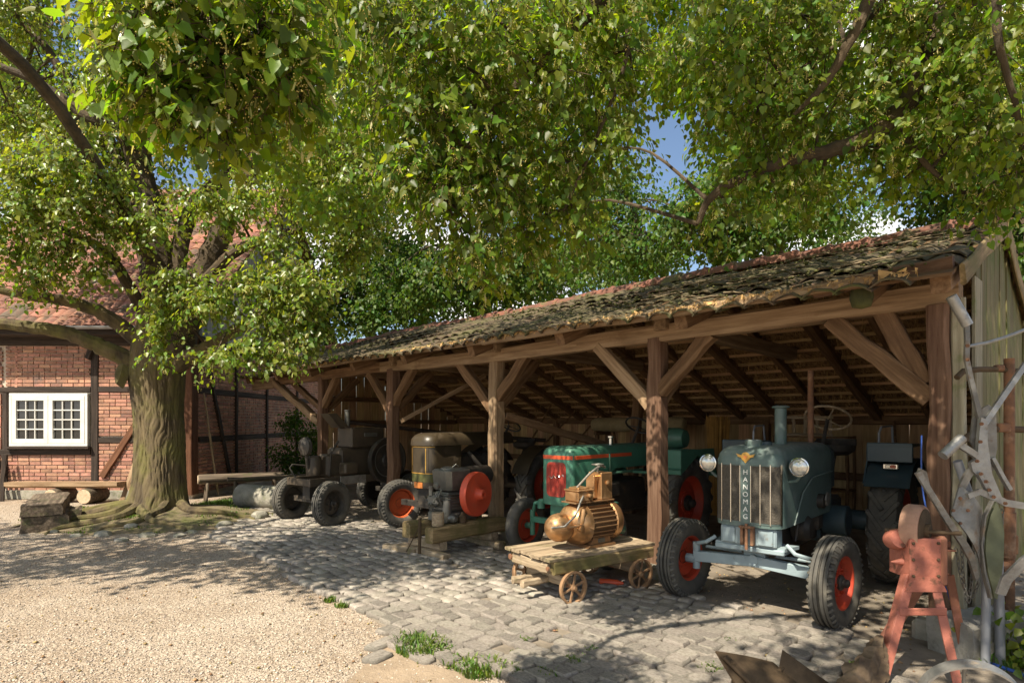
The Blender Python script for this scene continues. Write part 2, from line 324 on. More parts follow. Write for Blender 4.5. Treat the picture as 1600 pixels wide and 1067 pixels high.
    def build(s, name, matn, parent=None, smooth=35, loc=(0, 0, 0), M=None):
        return ob(name, s.mesh(name, matn, smooth), parent, loc, M)

def beam(name, a, b, w, h, matn, parent=None, up=(0, 0, 1), rough=.008, seg=6, ch=.012, taper=1., bow=0., rnd=R):
    L = (Vector(b) - Vector(a)).length
    rings = []
    ph = rnd.random() * 9
    for i in range(seg + 1):
        t = i / seg; k = 1 + (taper - 1) * t; hw, hh = w / 2 * k, h / 2 * k
        oy = rnd.uniform(-rough, rough); oz = rnd.uniform(-rough, rough) + bow * math.sin(math.pi * t)
        r_ = []
        for (sy, sz) in ((1, -1), (1, 1), (-1, 1), (-1, -1)):
            e = (sy, sz); c = ch * rnd.uniform(.6, 1.6)
            jy = rnd.uniform(-rough, rough) * .6; jz = rnd.uniform(-rough, rough) * .6
            p1 = (t * L, oy + sy * hw + jy, oz + sz * (hh - c) + jz); p2 = (t * L, oy + sy * (hw - c) + jy, oz + sz * hh + jz)
            r_ += [p1, p2] if sy * sz > 0 else [p2, p1]
        rings.append(r_)
    m = MB(); m.loft(rings)
    return ob(name, m.mesh(name, matn, 30), parent, M=frame(a, b, up))

def np_mesh(name, V, F, matn, smooth=False):
    V = np.asarray(V, np.float32).reshape(-1, 3); F = np.asarray(F, np.int32); k = F.shape[1]
    me = bpy.data.meshes.new(name); me.vertices.add(len(V)); me.vertices.foreach_set('co', V.ravel())
    me.loops.add(F.size); me.loops.foreach_set('vertex_index', F.ravel()); me.polygons.add(len(F))
    me.polygons.foreach_set('loop_start', np.arange(0, F.size, k, dtype=np.int32))
    me.update(calc_edges=True)
    if smooth: me.polygons.foreach_set('use_smooth', np.ones(len(F), bool))
    me.materials.append(MATS[matn]); me.update(); return me
def tri(me):
    me.calc_loop_triangles(); f = np.empty(len(me.loop_triangles) * 3, np.int32); me.loop_triangles.foreach_get('vertices', f)
    v = np.empty(len(me.vertices) * 3, np.float32); me.vertices.foreach_get('co', v); return v.reshape(-1, 3), f.reshape(-1, 3)
def scatter(name, rest, pieces, meshes, matn, parent, cap=300, smooth=30):
    """pieces: (local matrix, mesh index). The nearest become objects sharing mesh data, what is past the cap one joined part."""
    PM = parent.matrix_world if parent.parent is None else parent.parent.matrix_world @ parent.matrix_basis
    key = lambda p: ((PM @ p[0].translation) - Vector((0, 0, CAMH))).length
    pieces = sorted(pieces, key=key)
    for M, k in pieces[:cap]: ob(name, meshes[k], parent, M=M)
    if len(pieces) > cap:
        td = [tri(m) for m in meshes]; VV = []; FF = []; n = 0
        for M, k in pieces[cap:]:
            v, f = td[k]; A = np.array(M)
            VV.append(v @ A[:3, :3].T + A[:3, 3]); FF.append(f + n); n += len(v)
        o = ob(rest, np_mesh(rest, np.concatenate(VV), np.concatenate(FF), matn), parent); o['kind'] = 'stuff'
        o.data.polygons.foreach_set('use_smooth', [True] * len(o.data.polygons)); o.data.set_sharp_from_angle(angle=math.radians(smooth))
def text_mesh(s, size, depth, matn):
    c = bpy.data.curves.new('t', 'FONT'); c.body = s; c.size = size; c.extrude = depth; c.align_x = 'CENTER'; c.align_y = 'CENTER'
    o = bpy.data.objects.new('t', c); link(o); dg = bpy.context.evaluated_depsgraph_get(); me = bpy.data.meshes.new_from_object(o.evaluated_get(dg))
    bpy.data.objects.remove(o); me.materials.clear(); me.materials.append(MATS[matn]); return me
def upd(): bpy.context.view_layer.update()
# ------------------------------------------------------------------ ground
def sheet(name, poly, z, matn, hfun=None, step=None, parent=None):
    m = MB()
    if step is None: m.add([(x, y, z) for x, y in poly], [tuple(range(len(poly)))])
    else:
        xs = [p[0] for p in poly]; ys = [p[1] for p in poly]
        nx = int((max(xs) - min(xs)) / step); ny = int((max(ys) - min(ys)) / step)
        vs = []; fs = []
        for j in range(ny + 1):
            for i in range(nx + 1):
                x = min(xs) + (max(xs) - min(xs)) * i / nx; y = min(ys) + (max(ys) - min(ys)) * j / ny
                vs.append((x, y, z + hfun(x, y)))
        for j in range(ny):
            for i in range(nx): a = j * (nx + 1) + i; fs.append((a, a + 1, a + nx + 2, a + nx + 1))
        m.add(vs, fs)
    return m.build(name, matn, parent, smooth=80)
def inpoly(x, y, P):
    c = False; n = len(P)
    for i in range(n):
        x1, y1 = P[i]; x2, y2 = P[(i + 1) % n]
        if (y1 > y) != (y2 > y) and x < (x2 - x1) * (y - y1) / (y2 - y1) + x1: c = not c
    return c
g = sheet('ground', [(-250, -60), (250, -60), (250, 500), (-250, 500)], 0, 'gravel'); tag(g, kind='structure')
SA = math.atan2(-.727, .687)                     # the shed: local x along its front, local y into it
SO = Vector((-.23, 8.7, 0)); ex = Vector((math.cos(SA), math.sin(SA), 0)); ey = Vector((-math.sin(SA), math.cos(SA), 0))
def sw(t, d, z=0.): return SO + ex * t + ey * d + Vector((0, 0, z))
def sl_(p): q = Vector(p) - SO; return q.dot(ex), q.dot(ey)
cp = [tuple(gp(*q).xy) for q in ((330, 838), (380, 858), (430, 890), (515, 935), (575, 962), (612, 990), (620, 1030), (700, 1040), (850, 1075))]
cp += [(.4, 3.2), (1.3, 2.6), (2.4, 3.0), (2.62, 4.2), tuple(sw(4.9, -.45).xy), tuple(sw(-7.6, -.45).xy)]
bed = sheet('cobbled_yard', cp, .004, 'soil'); tag(bed, kind='structure')
soil = sheet('shed_floor', [tuple(sw(t, d).xy) for t, d in ((-9, -.9), (2., -.75), (4.5, -.6), (5.3, -2.2), (6.6, -2.0), (6.6, 6.3), (-9, 6.3))], .008, 'soil'); tag(soil, kind='structure')
pat = sheet('dirt_patch', [tuple(gp(*q).xy) for q in ((612, 1003), (655, 1035), (720, 1052), (860, 1120), (400, 1200), (540, 1067))], .006, 'dirt'); tag(pat, kind='structure')
upd()
# cobblestones: six irregular blocks, rows along the shed
def cob_mesh(i):
    rnd = random.Random(50 + i); ang = []; n = 8
    base = [(-.5, -.36), (-.36, -.5), (.36, -.5), (.5, -.36), (.5, .36), (.36, .5), (-.36, .5), (-.5, .36)]
    base = [(x + rnd.uniform(-.07, .07), y + rnd.uniform(-.07, .07)) for x, y in base]
    rings = []
    for s, z in ((.98, -.05), (1., .4), (.965, .82), (.86, 1.)):
        rings.append([(x * s, y * s, z * (1 + (rnd.uniform(-.06, .06) if z > .7 else 0))) for x, y in base])
    m = MB(); m.loft(rings, cap=False); k = len(m.v) - 8; m.v.append((rnd.uniform(-.1, .1), rnd.uniform(-.1, .1), 1.04)); m.f += [(k + j, k + (j + 1) % 8, k + 8) for j in range(8)]
    return m.mesh('cobblestone', 'cobble', 50)
cobs = [cob_mesh(i) for i in range(7)]
pieces = []; d = -6.2; rnd = random.Random(3)
while d < -.35:
    dep = rnd.uniform(.125, .165); t = -9 + rnd.random() * .2
    while t < 6:
        wd = rnd.uniform(.13, .235); c = sw(t + wd / 2, d + dep / 2 + rnd.uniform(-.012, .012))
        if inpoly(c.x, c.y, cp) and rnd.random() > .012:
            edge = d > -.62 and rnd.random() < .45
            if not edge:
                hgt = rnd.uniform(.03, .05)
                pieces.append((T(c.x, c.y, .002) @ rz(SA + rnd.uniform(-.07, .07)) @ rx(rnd.uniform(-.03, .03)) @ ry(rnd.uniform(-.03, .03)) @ Matrix.Diagonal((wd * .96, dep * .95, hgt, 1)), rnd.randrange(7)))
        t += wd
    d += dep
scatter('cobblestone', 'cobblestones', pieces, cobs, 'cobble', bed, smooth=50)
# kerb stones at the tip of the gravel
for (px, py, l, w, a) in ((598, 1008, .30, .14, .95), (588, 1030, .2, .15, 1.0), (612, 985, .26, .15, .8)):
    p = gp(px, py); ob('kerb_stone', cobs[2], bed, M=T(p.x, p.y, .0) @ rz(a) @ Matrix.Diagonal((l, w, .035, 1)))
# loose gravel
def pebbles(name, n, fn, r0, r1, matn, label=None, cat=None, parent=None):
    base = np.array([(1, 0, 0), (0, 1, 0), (-1, 0, 0), (0, -1, 0), (0, 0, .6), (0, 0, -.6)], float); F = np.array([(0, 1, 4), (1, 2, 4), (2, 3, 4), (3, 0, 4), (1, 0, 5), (2, 1, 5), (3, 2, 5), (0, 3, 5)])
    P = np.array([fn() for _ in range(n)]); s = NR.uniform(r0, r1, n) * NR.uniform(.6, 1.2, n); a = NR.uniform(0, 6.28, n)
    B = np.repeat(base[None], n, 0) * NR.uniform(.6, 1.25, (n, 6, 1)); x = B[..., 0] * np.cos(a)[:, None] - B[..., 1] * np.sin(a)[:, None]; y = B[..., 0] * np.sin(a)[:, None] + B[..., 1] * np.cos(a)[:, None]
    V = np.stack([x, y, B[..., 2]], -1) * s[:, None, None] + P[:, None, :]
    V[..., 2] += s[:, None] * .25
    me = np_mesh(name, V, (F[None] + 6 * np.arange(n)[:, None, None]).reshape(-1, 3), matn)
    o = ob(name, me, parent); tag(o, label, cat, kind='stuff'); return o
def gr_pt():
    while 1:
        Z = 3.0 + 9.5 * R.random() ** 1.7; x = R.uniform(-.95, .25) * Z
        if not inpoly(x, Z, cp): return (x, Z, 0)
pebbles('loose_gravel', 26000, gr_pt, .005, .013, 'pebble', 'pale loose gravel stones lying over the sunlit yard', 'gravel')
def so_pt():
    p = sw(R.uniform(-8, 6), R.uniform(-2.2, 3.)); return (p.x, p.y, .008)
def lit_pt():
    Z = 3.2 + 8 * R.random() ** 1.4; return (R.uniform(-.9, .5) * Z, Z, .006)
pebbles('yard_litter', 900, lit_pt, .007, .018, 'litter', 'dry leaf scraps and seed husks strewn over the gravel yard', 'litter')
pebbles('floor_litter', 2600, so_pt, .006, .02, 'litter', 'brown dry litter scattered on the shed floor and cobbles', 'litter')
# mossy rise round the tree
TX, TY = -6.35, 10.7
def mh(x, y):
    q = ((x - TX) / 2.3) ** 2 + ((y - TY) / 1.55) ** 2
    return .34 * max(0, math.exp(-q * 1.5) - .16) - .03 + .018 * math.sin(x * 7 + y * 3) * math.exp(-q) + .012 * math.sin(y * 11 - x * 5) * math.exp(-q)
mat('moss_soil', (.20, .15, .095), (.115, .085, .055), (.15, .12, .06), scale=4, bump=.9, bscale=24, rough=.97, spot=(.105, .105, .03), spot_scale=2.1, spot_lo=.52, spot_hi=.66)
mo = sheet('tree_mound', [(TX - 3.4, TY - 2.6), (TX + 3.4, TY + 2.6)], 0, 'moss_soil', mh, .1); tag(mo, kind='structure')

# ------------------------------------------------------------------ grass
def blades(name, spots, matn='grass', parent=None, label=None, cat=None, w=.006):
    V = []; F = []
    for (x, y, z, rad, n, h) in spots:
        for _ in range(n):
            a = R.uniform(0, 6.28); r = rad * math.sqrt(R.random()); bx, by = x + r * math.cos(a), y + r * math.sin(a)
            b = R.uniform(0, 6.28); hh = h * R.uniform(.4, 1.15); le = hh * R.uniform(.2, 1.0); q = w * R.uniform(.6, 1.5)
            dx, dy = math.cos(b), math.sin(b); k = len(V)
            V += [(bx - dy * q, by + dx * q, z - .005), (bx + dy * q, by - dx * q, z - .005), (bx + dx * le * .4 + dy * q * .8, by + dy * le * .4 - dx * q * .8, z + hh * .6), (bx + dx * le * .4 - dy * q * .8, by + dy * le * .4 + dx * q * .8, z + hh * .6), (bx + dx * le, by + dy * le, z + hh * .85), (bx + dx * le, by + dy * le, z + hh * .85 + .001)]
            F += [(k, k + 1, k + 2, k + 3), (k + 3, k + 2, k + 4, k + 5)]
    o = ob(name, np_mesh(name, V, F, matn), parent); tag(o, label, cat, kind='stuff'); return o
sp = []
for (px, py, rad, n, h) in ((660, 1015, .20, 420, .09), (640, 1005, .13, 200, .07), (690, 1020, .1, 120, .06), (720, 1040, .12, 160, .05), (755, 1048, .17, 300, .07), (800, 1052, .1, 150, .05), (850, 1058, .1, 120, .05),
                            (900, 1035, .09, 130, .05), (925, 1020, .06, 60, .04), (820, 1003, .05, 60, .04), (515, 940, .06, 70, .05), (535, 948, .07, 80, .05), (1140, 1005, .07, 60, .04), (1290, 988, .06, 60, .03), (1110, 1050, .08, 80, .05), (1160, 1040, .08, 80, .04), (655, 880, .08, 50, .04), (870, 955, .05, 40, .03), (650, 950, .05, 40, .03), (600, 930, .05, 40, .04), (1345, 1045, .08, 70, .05), (1560, 1040, .2, 200, .09)):
    q = gp(px, py); sp.append((q.x, q.y, .01, rad, n, h))
for p_, k in pieces:
    if R.random() < .3:
        q = p_.translation; sp.append((q.x + R.uniform(-.1, .1), q.y + R.uniform(-.08, .08), .008, .05, R.randrange(2, 9), .022))
blades('grass_tufts', sp, label='small green grass tufts growing between the cobbles and gravel', cat='grass')
sp = []
for _ in range(110):
    a = R.uniform(0, 6.28); r = R.uniform(.8, 2.6); x, y = TX + r * math.cos(a) * 1.15, TY + r * .8 * math.sin(a)
    if mh(x, y) > .0: sp.append((x, y, mh(x, y), .13, R.randrange(8, 26), .045))
for _ in range(40): sp.append((R.uniform(-6.5, -5.3), R.uniform(12.2, 13.2), max(0, mh(-6, 12.6)), .18, 50, .09))
for _ in range(30): sp.append((R.uniform(-8.6, -7.), R.uniform(10.6, 11.4), max(0., mh(-7.8, 11)), .18, 25, .05))
blades('moss_grass', sp, label='short grass and moss growing round the foot of the old tree', cat='grass')

# ------------------------------------------------------------------ the open shed
shed = thing('open_shed', 'long open timber shed with sagging mossy tiled roof sheltering the tractors', 'shed', SO, SA); upd()
TL, TR_ = -8.7, 5.55
POST_T = (5.37, 2.72, 0., -2.77, -5.54)
pm = ('oak_red', 'oak_red', 'oak_pale', 'oak_red', 'oak_red')
for t, mm in zip(POST_T, pm):
    beam('post', (t, 0, .12), (t, 0, 2.68), .15 if t > 5 else .185, .19, mm, shed, up=(0, 1, 0), rough=.013, seg=9, ch=.02)
    m = MB(); m.box((0, 0, .0), (.34, .34, .26), b=.03); m.build('plinth_stone', 'stone', shed, loc=(t, 0, .03))
def zf(d): return 2.86 + (d + .62) * .387                  # top of the front slope
def zb(d): return 3.72 - (d - 1.6) * .40                   # top of the back slope
# front plate in three lengths, a little crooked
for a, b, za, zc, mm in ((TL + .1, -3.1, 2.72, 2.75, 'oak'), (-3.1, 1.6, 2.74, 2.72, 'oak_pale'), (1.6, TR_ - .05, 2.73, 2.77, 'oak_pale')):
    beam('front_plate', (a, 0, za), (b, 0, zc), .17, .19, mm, shed, rough=.008, seg=8, bow=-.015)
# braces along the plate and into the shed
for i, t in enumerate(POST_T):
    if i < 4: beam('brace', (t - .06, -.01, 1.93), (t - .82, -.01, 2.66), .13, .15, 'oak_pale' if i == 1 else 'oak', shed, rough=.01)
    if i > 0: beam('brace', (t + .06, -.005, 2.08), (t + .66, -.005, 2.67), .13, .14, 'oak', shed, rough=.01)
    else: beam('brace', (t - .12, .02, 2.05), (t - .42, .02, 2.72), .14, .15, 'oak', shed, rough=.01)
    beam('brace', (t, .09, 1.98), (t, .8, 2.66), .12, .13, 'oak', shed, rough=.01)
beam('brace', (-5.6, -.04, 1.72), (-7.9, -.10, 2.68), .15, .16, 'oak_pale', shed, rough=.012)
beam('brace', (-5.6, .06, 1.95), (-7.2, .06, 2.66), .12, .13, 'oak', shed, rough=.01)
beam('end_board', (-8.62, -.35, 2.64), (-7.85, -.14, 2.66), .05, .26, 'oak_pale', shed)
# tie beams and struts
for t, z0, dd in ((-2.60, 2.80, 3.5), (2.85, 2.83, 3.45), (.12, 2.83, 3.45), (-5.4, 2.83, 3.45)):
    beam('tie_beam', (t, -.16, z0), (t, dd, z0 - .06), .15, .17, 'oak_pale', shed, rough=.01)
beam('strut', (.05, .12, 1.83), (.5, 2.3, 1.28), .1, .11, 'oak', shed)
beam('strut', (-2.7, .1, 1.75), (-2.1, 1.6, 2.62), .07, .08, 'oak_pale', shed)
beam('strut', (-.2, 3.6, .0), (.0, 3.62, 2.55), .16, .16, 'oak', shed, up=(0, 1, 0))
# rafters
RT = (4.94, 3.33, 1.70, .05, -1.64, -3.33, -5.1, -6.8, -8.55)
for k, t in enumerate(RT):
    beam('rafter', (t, -.52, zf(-.52) - .16), (t, 1.58, zf(1.58) - .16), .13, .17, 'oak', shed, rough=.01)
    beam('rafter', (t, 1.62, zb(1.62) - .16), (t, 6.1, zb(6.1) - .16), .13, .16, 'oak', shed, rough=.01)
for t in (.9, 2.5, 4.1, -.8, -2.5, -4.2): beam('rafter', (t, 1.62, zb(1.62) - .15), (t, 6.1, zb(6.1) - .15), .09, .13, 'oak', shed, rough=.01)
for t in (5.46,): beam('rafter', (t, -.5, zf(-.5) - .13), (t, 1.55, zf(1.55) - .13), .12, .16, 'oak', shed)
m = MB(); m.lathe([(0, -.11), (.07, -.09), (.09, -.02), (.08, .05), (.05, .09), (0, .1)], 10); m.build('moss_cushion', 'moss', shed, loc=(4.94, -.5, zf(-.5) - .15))
beam('ridge_beam', (TL + .1, 1.6, 3.5), (TR_ - .1, 1.6, 3.5), .14, .16, 'oak', shed, seg=10)
beam('eave_board', (TL, -.6, 2.825), (.4, -.6, 2.825), .06, .075, 'oak_pale', shed, rough=.012, seg=14)
beam('eave_board', (.4, -.6, 2.825), (TR_ - .5, -.6, 2.835), .06, .08, 'oak_pale', shed, rough=.014, seg=12)
beam('eave_board', (4.55, -.42, 2.86), (TR_ - .02, -.42, 2.91), .08, .11, 'oak_red', shed, rough=.01)
# decks under the tiles
front = MB(); front.prism([(-.6, zf(-.6) - .05), (1.6, zf(1.6) - .05), (1.6, zf(1.6) - .075), (-.6, zf(-.6) - .075)], TL, TR_, Matrix(((0, 0, 1, 0), (1, 0, 0, 0), (0, 1, 0, 0), (0, 0, 0, 1))))
froof = front.build('front_roof', 'oak', shed, smooth=None)
back = MB(); back.prism([(1.6, zb(1.6) - .02), (6.35, zb(6.35) - .02), (6.35, zb(6.35) - .055), (1.6, zb(1.6) - .055)], TL, TR_, Matrix(((0, 0, 1, 0), (1, 0, 0, 0), (0, 1, 0, 0), (0, 0, 0, 1))))
broof = back.build('back_roof', 'thatch', shed, smooth=None); upd()
bl = 0
for k in range(15):
    d = 1.85 + .30 * k
    if d < 6.2: beam('batten', (TL + .1, d, zb(d) - .078), (TR_ - .1, d, zb(d) - .078), .06, .046, 'plank_wall', broof, rough=.005, seg=10, ch=.004)
# straw that hangs between the battens
V = []; F = []
for _ in range(15000):
    t = R.uniform(TL + .2, TR_ - .2); k = R.randrange(15); d = 1.85 + .30 * k + R.uniform(-.16, .22)
    if d > 6.1 or d < 1.7: continue
    z = zb(d) - R.uniform(.05, .075); ln = R.choice((.05, .07, .09, .1, .16)) * R.uniform(.5, 1.3); a = R.uniform(0, 6.28); w = R.uniform(.0012, .003)
    if R.random() < .55:     # lies along the slope
        dx, dy = R.uniform(-.5, .5), R.choice((-1, 1)); q = math.hypot(dx, dy); dx, dy = dx / q * ln, dy / q * ln; dz = -dy * .40 - abs(R.gauss(0, .02))
    else: dx, dy, dz = R.gauss(0, .018), R.gauss(0, .018), -ln
    k = len(V); V += [(t - w, d, z), (t + w, d + w, z), (t + dx + w, d + dy, z + dz), (t + dx - w, d + dy, z + dz)]; F.append((k, k + 1, k + 2, k + 3))
for _ in range(1600):
    t = R.uniform(TL, TR_ - .2); z = 2.86 + R.uniform(-.02, .02); ln = R.uniform(.02, .07); w = .0025; dx, dy = R.gauss(0, .03), -R.uniform(0, .04); k = len(V)
    V += [(t - w, -.63, z), (t + w, -.63, z), (t + dx + w, -.63 + dy, z - ln * R.uniform(-.4, 1)), (t + dx - w, -.63 + dy, z - ln * R.uniform(-.4, 1))]; F.append((k, k + 1, k + 2, k + 3))
so_ = ob('hanging_straw', np_mesh('hanging_straw', V, F, 'straw'), shed); so_['kind'] = 'stuff'
# roof tiles: hollow tiles, moss grown
def tile_mesh(i, matn, w=.25, l=.40, amp=.034):
    rnd = random.Random(i); n = 7; top = []; vs = []; fs = []
    for j, y in enumerate((0, .5, 1)):
        for k in range(n):
            u = k / (n - 1); z = amp * (math.sin(u * math.pi) ** .8 * 1.0 if u < .72 else math.sin(u * math.pi) ** .8 - .35 * (u - .72)) + rnd.uniform(-.005, .005)
            vs.append(((u - .5) * w, y * l + rnd.uniform(-.008, .008) * (j != 1), z + rnd.uniform(-.003, .003)))
    m0 = len(vs); vs += [(x, y, z - .016) for x, y, z in vs]
    for j in range(2):
        for k in range(n - 1):
            a = j * n + k; fs.append((a, a + 1, a + n + 1, a + n)); fs.append((a + m0, a + n + m0, a + n + 1 + m0, a + 1 + m0))
    for k in range(n - 1): fs.append((k, k + m0, k + 1 + m0, k + 1))
    for j in range(2): a = j * n; fs.append((a, a + n, a + n + m0, a + m0)); b = a + n - 1; fs.append((b, b + m0, b + n + m0, b + n))
    m = MB(); m.add(vs, fs); return m.mesh('roof_tile', matn, 40)
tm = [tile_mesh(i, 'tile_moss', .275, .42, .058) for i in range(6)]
pieces = []; pitch = math.atan(.387); rnd = random.Random(8); SLN = 2.22 / math.cos(pitch)
for r_ in range(8):
    t = TL
    while t < TR_ - .1:
        s = -.06 + r_ * .305 + rnd.uniform(-.012, .012); d = -.62 + s * math.cos(pitch); sag = .025 * math.sin(t * 1.1 + r_) - .02 * math.sin(t * .45)
        if not (t > 5.1 and r_ in (0, 3) ):
            M = T(t + .12, d, zf(d) - .035 + r_ * .0 + sag + rnd.uniform(-.006, .007)) @ rx(pitch - .055 + rnd.uniform(-.022, .022)) @ rz(rnd.uniform(-.022, .022)) @ ry(rnd.uniform(-.03, .03))
            pieces.append((M, rnd.randrange(6)))
        t += .25
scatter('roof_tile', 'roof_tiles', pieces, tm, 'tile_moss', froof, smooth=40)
# moss cushions on the tiles
def moss_pt():
    s = R.uniform(0, 1) ** .8 * 2.15; d = -.62 + s; return (R.uniform(TL, TR_ - .05), d, zf(d) + R.uniform(-.005, .03))
pebbles('moss_tufts', 1500, moss_pt, .010, .036, 'moss', parent=froof)
# ridge tiles
rm = MB()
prof = []
for y, s in ((0, 1.), (.04, 1.16), (.08, 1.02), (.42, .95)):
    ring = [(y, .12 * s * math.cos(math.pi * (1 - k / 8)), .12 * s * math.sin(math.pi * k / 8)) for k in range(9)]
    ring += [(y, .10 * s * math.cos(math.pi * k / 8), .10 * s * math.sin(math.pi * k / 8)) for k in range(9)]
    prof.append(ring)
rm.loft(prof); rme = rm.mesh('ridge_tile', 'ridge_red', 40)
t = TL
while t < TR_ - .3:
    ob('ridge_tile', rme, shed, M=T(t + .42, 1.6, 3.675 + R.uniform(-.012, .012) + .02 * math.sin(t)) @ rz(math.pi + R.uniform(-.03, .03)) @ ry(R.uniform(-.02, .03))); t += .385
# walls: rear boards, rails, left and right ends
d = 6.0; t = TL + .15
while t < TR_ - .1:
    w = R.uniform(.19, .29); hgt = zb(d) - .12 + R.uniform(-.02, .02)
    beam('wall_board', (t + w / 2, d + R.uniform(-.006, .006), .02), (t + w / 2, d, hgt), w - R.choice((.001, .001, .001, .002, .004, .008)), .024, 'plank_wall', shed, up=(0, 1, 0), rough=.003, seg=3, ch=.003)
    t += w
for z, h in ((1.76, .15), (.75, .13)):
    beam('wall_rail', (TL + .15, 5.93, z), (-1.2, 5.93, z - .01), .1, h, 'oak', shed, seg=8); beam('wall_rail', (-1.2, 5.93, z), (TR_ - .1, 5.93, z + .01), .1, h, 'oak', shed, seg=8)
for t in (-7., -4.2, -1.4, 1.4, 4.2): beam('wall_post', (t, 5.9, .0), (t, 5.9, zb(5.9) - .22), .13, .13, 'oak', shed, up=(0, 1, 0))
def roofz(d): return zf(d) if d < 1.6 else zb(d)
d = 1.5
while d < 5.95:
    w = R.uniform(.2, .28); beam('wall_board', (TL + .22, d + w / 2, .02), (TL + .22, d + w / 2, roofz(d + w / 2) - .16), .024, w - .012, 'plank_wall', shed, up=(0, 1, 0), rough=.003, seg=3, ch=.003); d += w
for z in (1.72, 2.35): beam('wall_rail', (TL + .31, 1.5, z), (TL + .31, 5.8, z), .1, .12, 'oak', shed)
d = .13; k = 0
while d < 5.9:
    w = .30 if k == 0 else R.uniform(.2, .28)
    beam('wall_board', (TR_ - .03 + (.04 if k == 0 else 0), d + w / 2, .05), (TR_ - .03 + (.04 if k == 0 else R.uniform(-.012, .012)), d + w / 2, roofz(d + w / 2) - (.08 if k else .3)), .026, w - R.uniform(.006, .02), 'plank_green' if k == 0 else 'plank_moss_shade', shed, up=(0, 1, 0), rough=.003, seg=3, ch=.003); d += w; k += 1  # boards after the first take the colour with shade painted in
beam('verge_board', (TR_ + .03, -.45, zf(-.45) - .1), (TR_ + .03, 1.55, zf(1.55) - .1), .03, .16, 'wood_mossy', shed); beam('verge_board', (TR_ + .03, 1.6, zb(1.6) - .1), (TR_ + .03, 6.3, zb(6.3) - .1), .03, .18, 'wood_mossy', shed)
beam('corner_board', (TR_ - .06, -.03, .1), (TR_ - .06, -.03, 2.72), .10, .05, 'plank_green', shed, up=(0, 1, 0))
# fallen twigs on the roof
V = MB()
for _ in range(46):
    s = R.uniform(.1, 1.9); t0 = R.choice((R.uniform(2.2, 5.2), R.uniform(2.2, 5.2), R.uniform(-6, 5))); d = -.55 + s; a = R.uniform(-.6, .6); ln = R.uniform(.2, .8); pts = []
    for q in range(5):
        u = q / 4 * ln; tt = t0 + u * math.cos(a); dd = d + u * math.sin(a) * .8 + R.uniform(-.03, .03); pts.append((tt, dd, zf(dd) + .022 + R.uniform(0, .02)))
    V.tube(pts, [.008, .007, .006, .005, .003], 5)
V.build('fallen_twigs', 'twig_dry', froof)['kind'] = 'stuff'

# ------------------------------------------------------------------ the half-timbered brick house
HY, GX = 13.4, -7.2
house = thing('brick_house', 'half-timbered red brick house with tiled roof and white casement window', 'house', (GX, HY, 0)); upd()
# local: x leftwards negative along the front, y back along the gable
fw = MB(); fw.box((-3.4, .12, 1.75), (6.8, .2, 3.5), b=.002); fwall = fw.build('front_wall', 'mortar', house, smooth=None)
gw = MB(); gw.box((-.12, 4.85, 1.75), (.2, 9.2, 3.5), b=.002); gwall = gw.build('gable_wall', 'mortar', house, smooth=None); upd()
bmz = [MB().box((0, 0, 0), (1, 1, 1), b=.05).mesh('brick', 'brick', None) for _ in range(1)]
def fill(panels, M, parent_pieces, vert=False):
    for (x0, x1, z0, z1) in panels:
        z = z0; row = 0
        bh = .084
        while z < z1 - .02:
            h = min(bh - .018, z1 - z); x = x0 - (.13 if row % 2 else 0)
            while x < x1 - .01:
                L = R.choice((.255, .255, .255, .125)); a = max(x, x0); b = min(x + L - .017, x1)
                if b - a > .03:
                    parent_pieces.append((M @ T((a + b) / 2, R.uniform(-.003, .003), z + h / 2) @ rx(R.uniform(-.012, .012)) @ rz(R.uniform(-.008, .008)) @ Matrix.Diagonal((b - a, .05, h, 1)), 0))
                x += L
            z += bh; row += 1
def hx(px): return (px - 800) * HY / FPX - GX
WX0, WX1 = hx(19), hx(141)
P1 = hx(149); P0 = hx(14)
pf = []
fill([(WX0 - .13, P1 - .08, 2.53, 3.44), (WX0 - .10, P1 - .08, .1, 1.0), (P1 + .09, -.12, 2.53, 3.44), (P1 + .09, -.12, 1.42, 2.41), (P1 + .09, -.12, .1, 1.27), (-3.98, -3.92, 2.5, 3.44), (-6.7, P0 - .14, 2.5, 3.44), (-6.7, P0 - .14, .1, 1.0)], T(0, .005, 0), pf)
# the patterned panel left of the window: upright bricks
z = 1.12
while z < 2.36:
    for k in range(5): pf.append((T(P0 - .2 - k * .078, .005, z + .12) @ Matrix.Diagonal((.064, .05, .235, 1)), 0))
    z += .252
scatter('brick', 'bricks', pf, bmz, 'brick', fwall, cap=300, smooth=20)
pg_ = []
fill([(y0, y1, z0, z1) for (y0, y1) in ((.15, 2.02), (2.14, 3.95), (4.07, 6.4), (6.55, 9.3)) for (z0, z1) in ((.1, 1.24), (1.4, 2.38), (2.53, 3.44))], T(-.005, 0, 0) @ rz(math.pi / 2), pg_)
scatter('brick', 'bricks', pg_, bmz, 'brick', gwall, cap=300, smooth=20)
tb = lambda a, b, w, h, mm='timber_dark', up=(0, 0, 1), nm='timber': beam(nm, a, b, w, h, mm, house, up=up, rough=.006, seg=5)
F_ = -.0
tb((P1, F_, .05), (P1, F_, 3.5), .17, .08, up=(0, 1, 0)); tb((P0 - .07, F_, .3), (P0 - .07, F_, 2.5), .12, .08, up=(0, 1, 0))
tb((WX0 - .6, -.004, 2.46), (P1 - .09, -.004, 2.455), .08, .12); tb((WX0 - .6, -.004, 1.05), (P1 - .09, -.004, 1.06), .09, .13)
tb((P1 + .09, -.002, 2.46), (-.14, -.002, 2.46), .08, .12); tb((P1 + .09, -.002, 1.33), (-.14, -.002, 1.35), .08, .13)
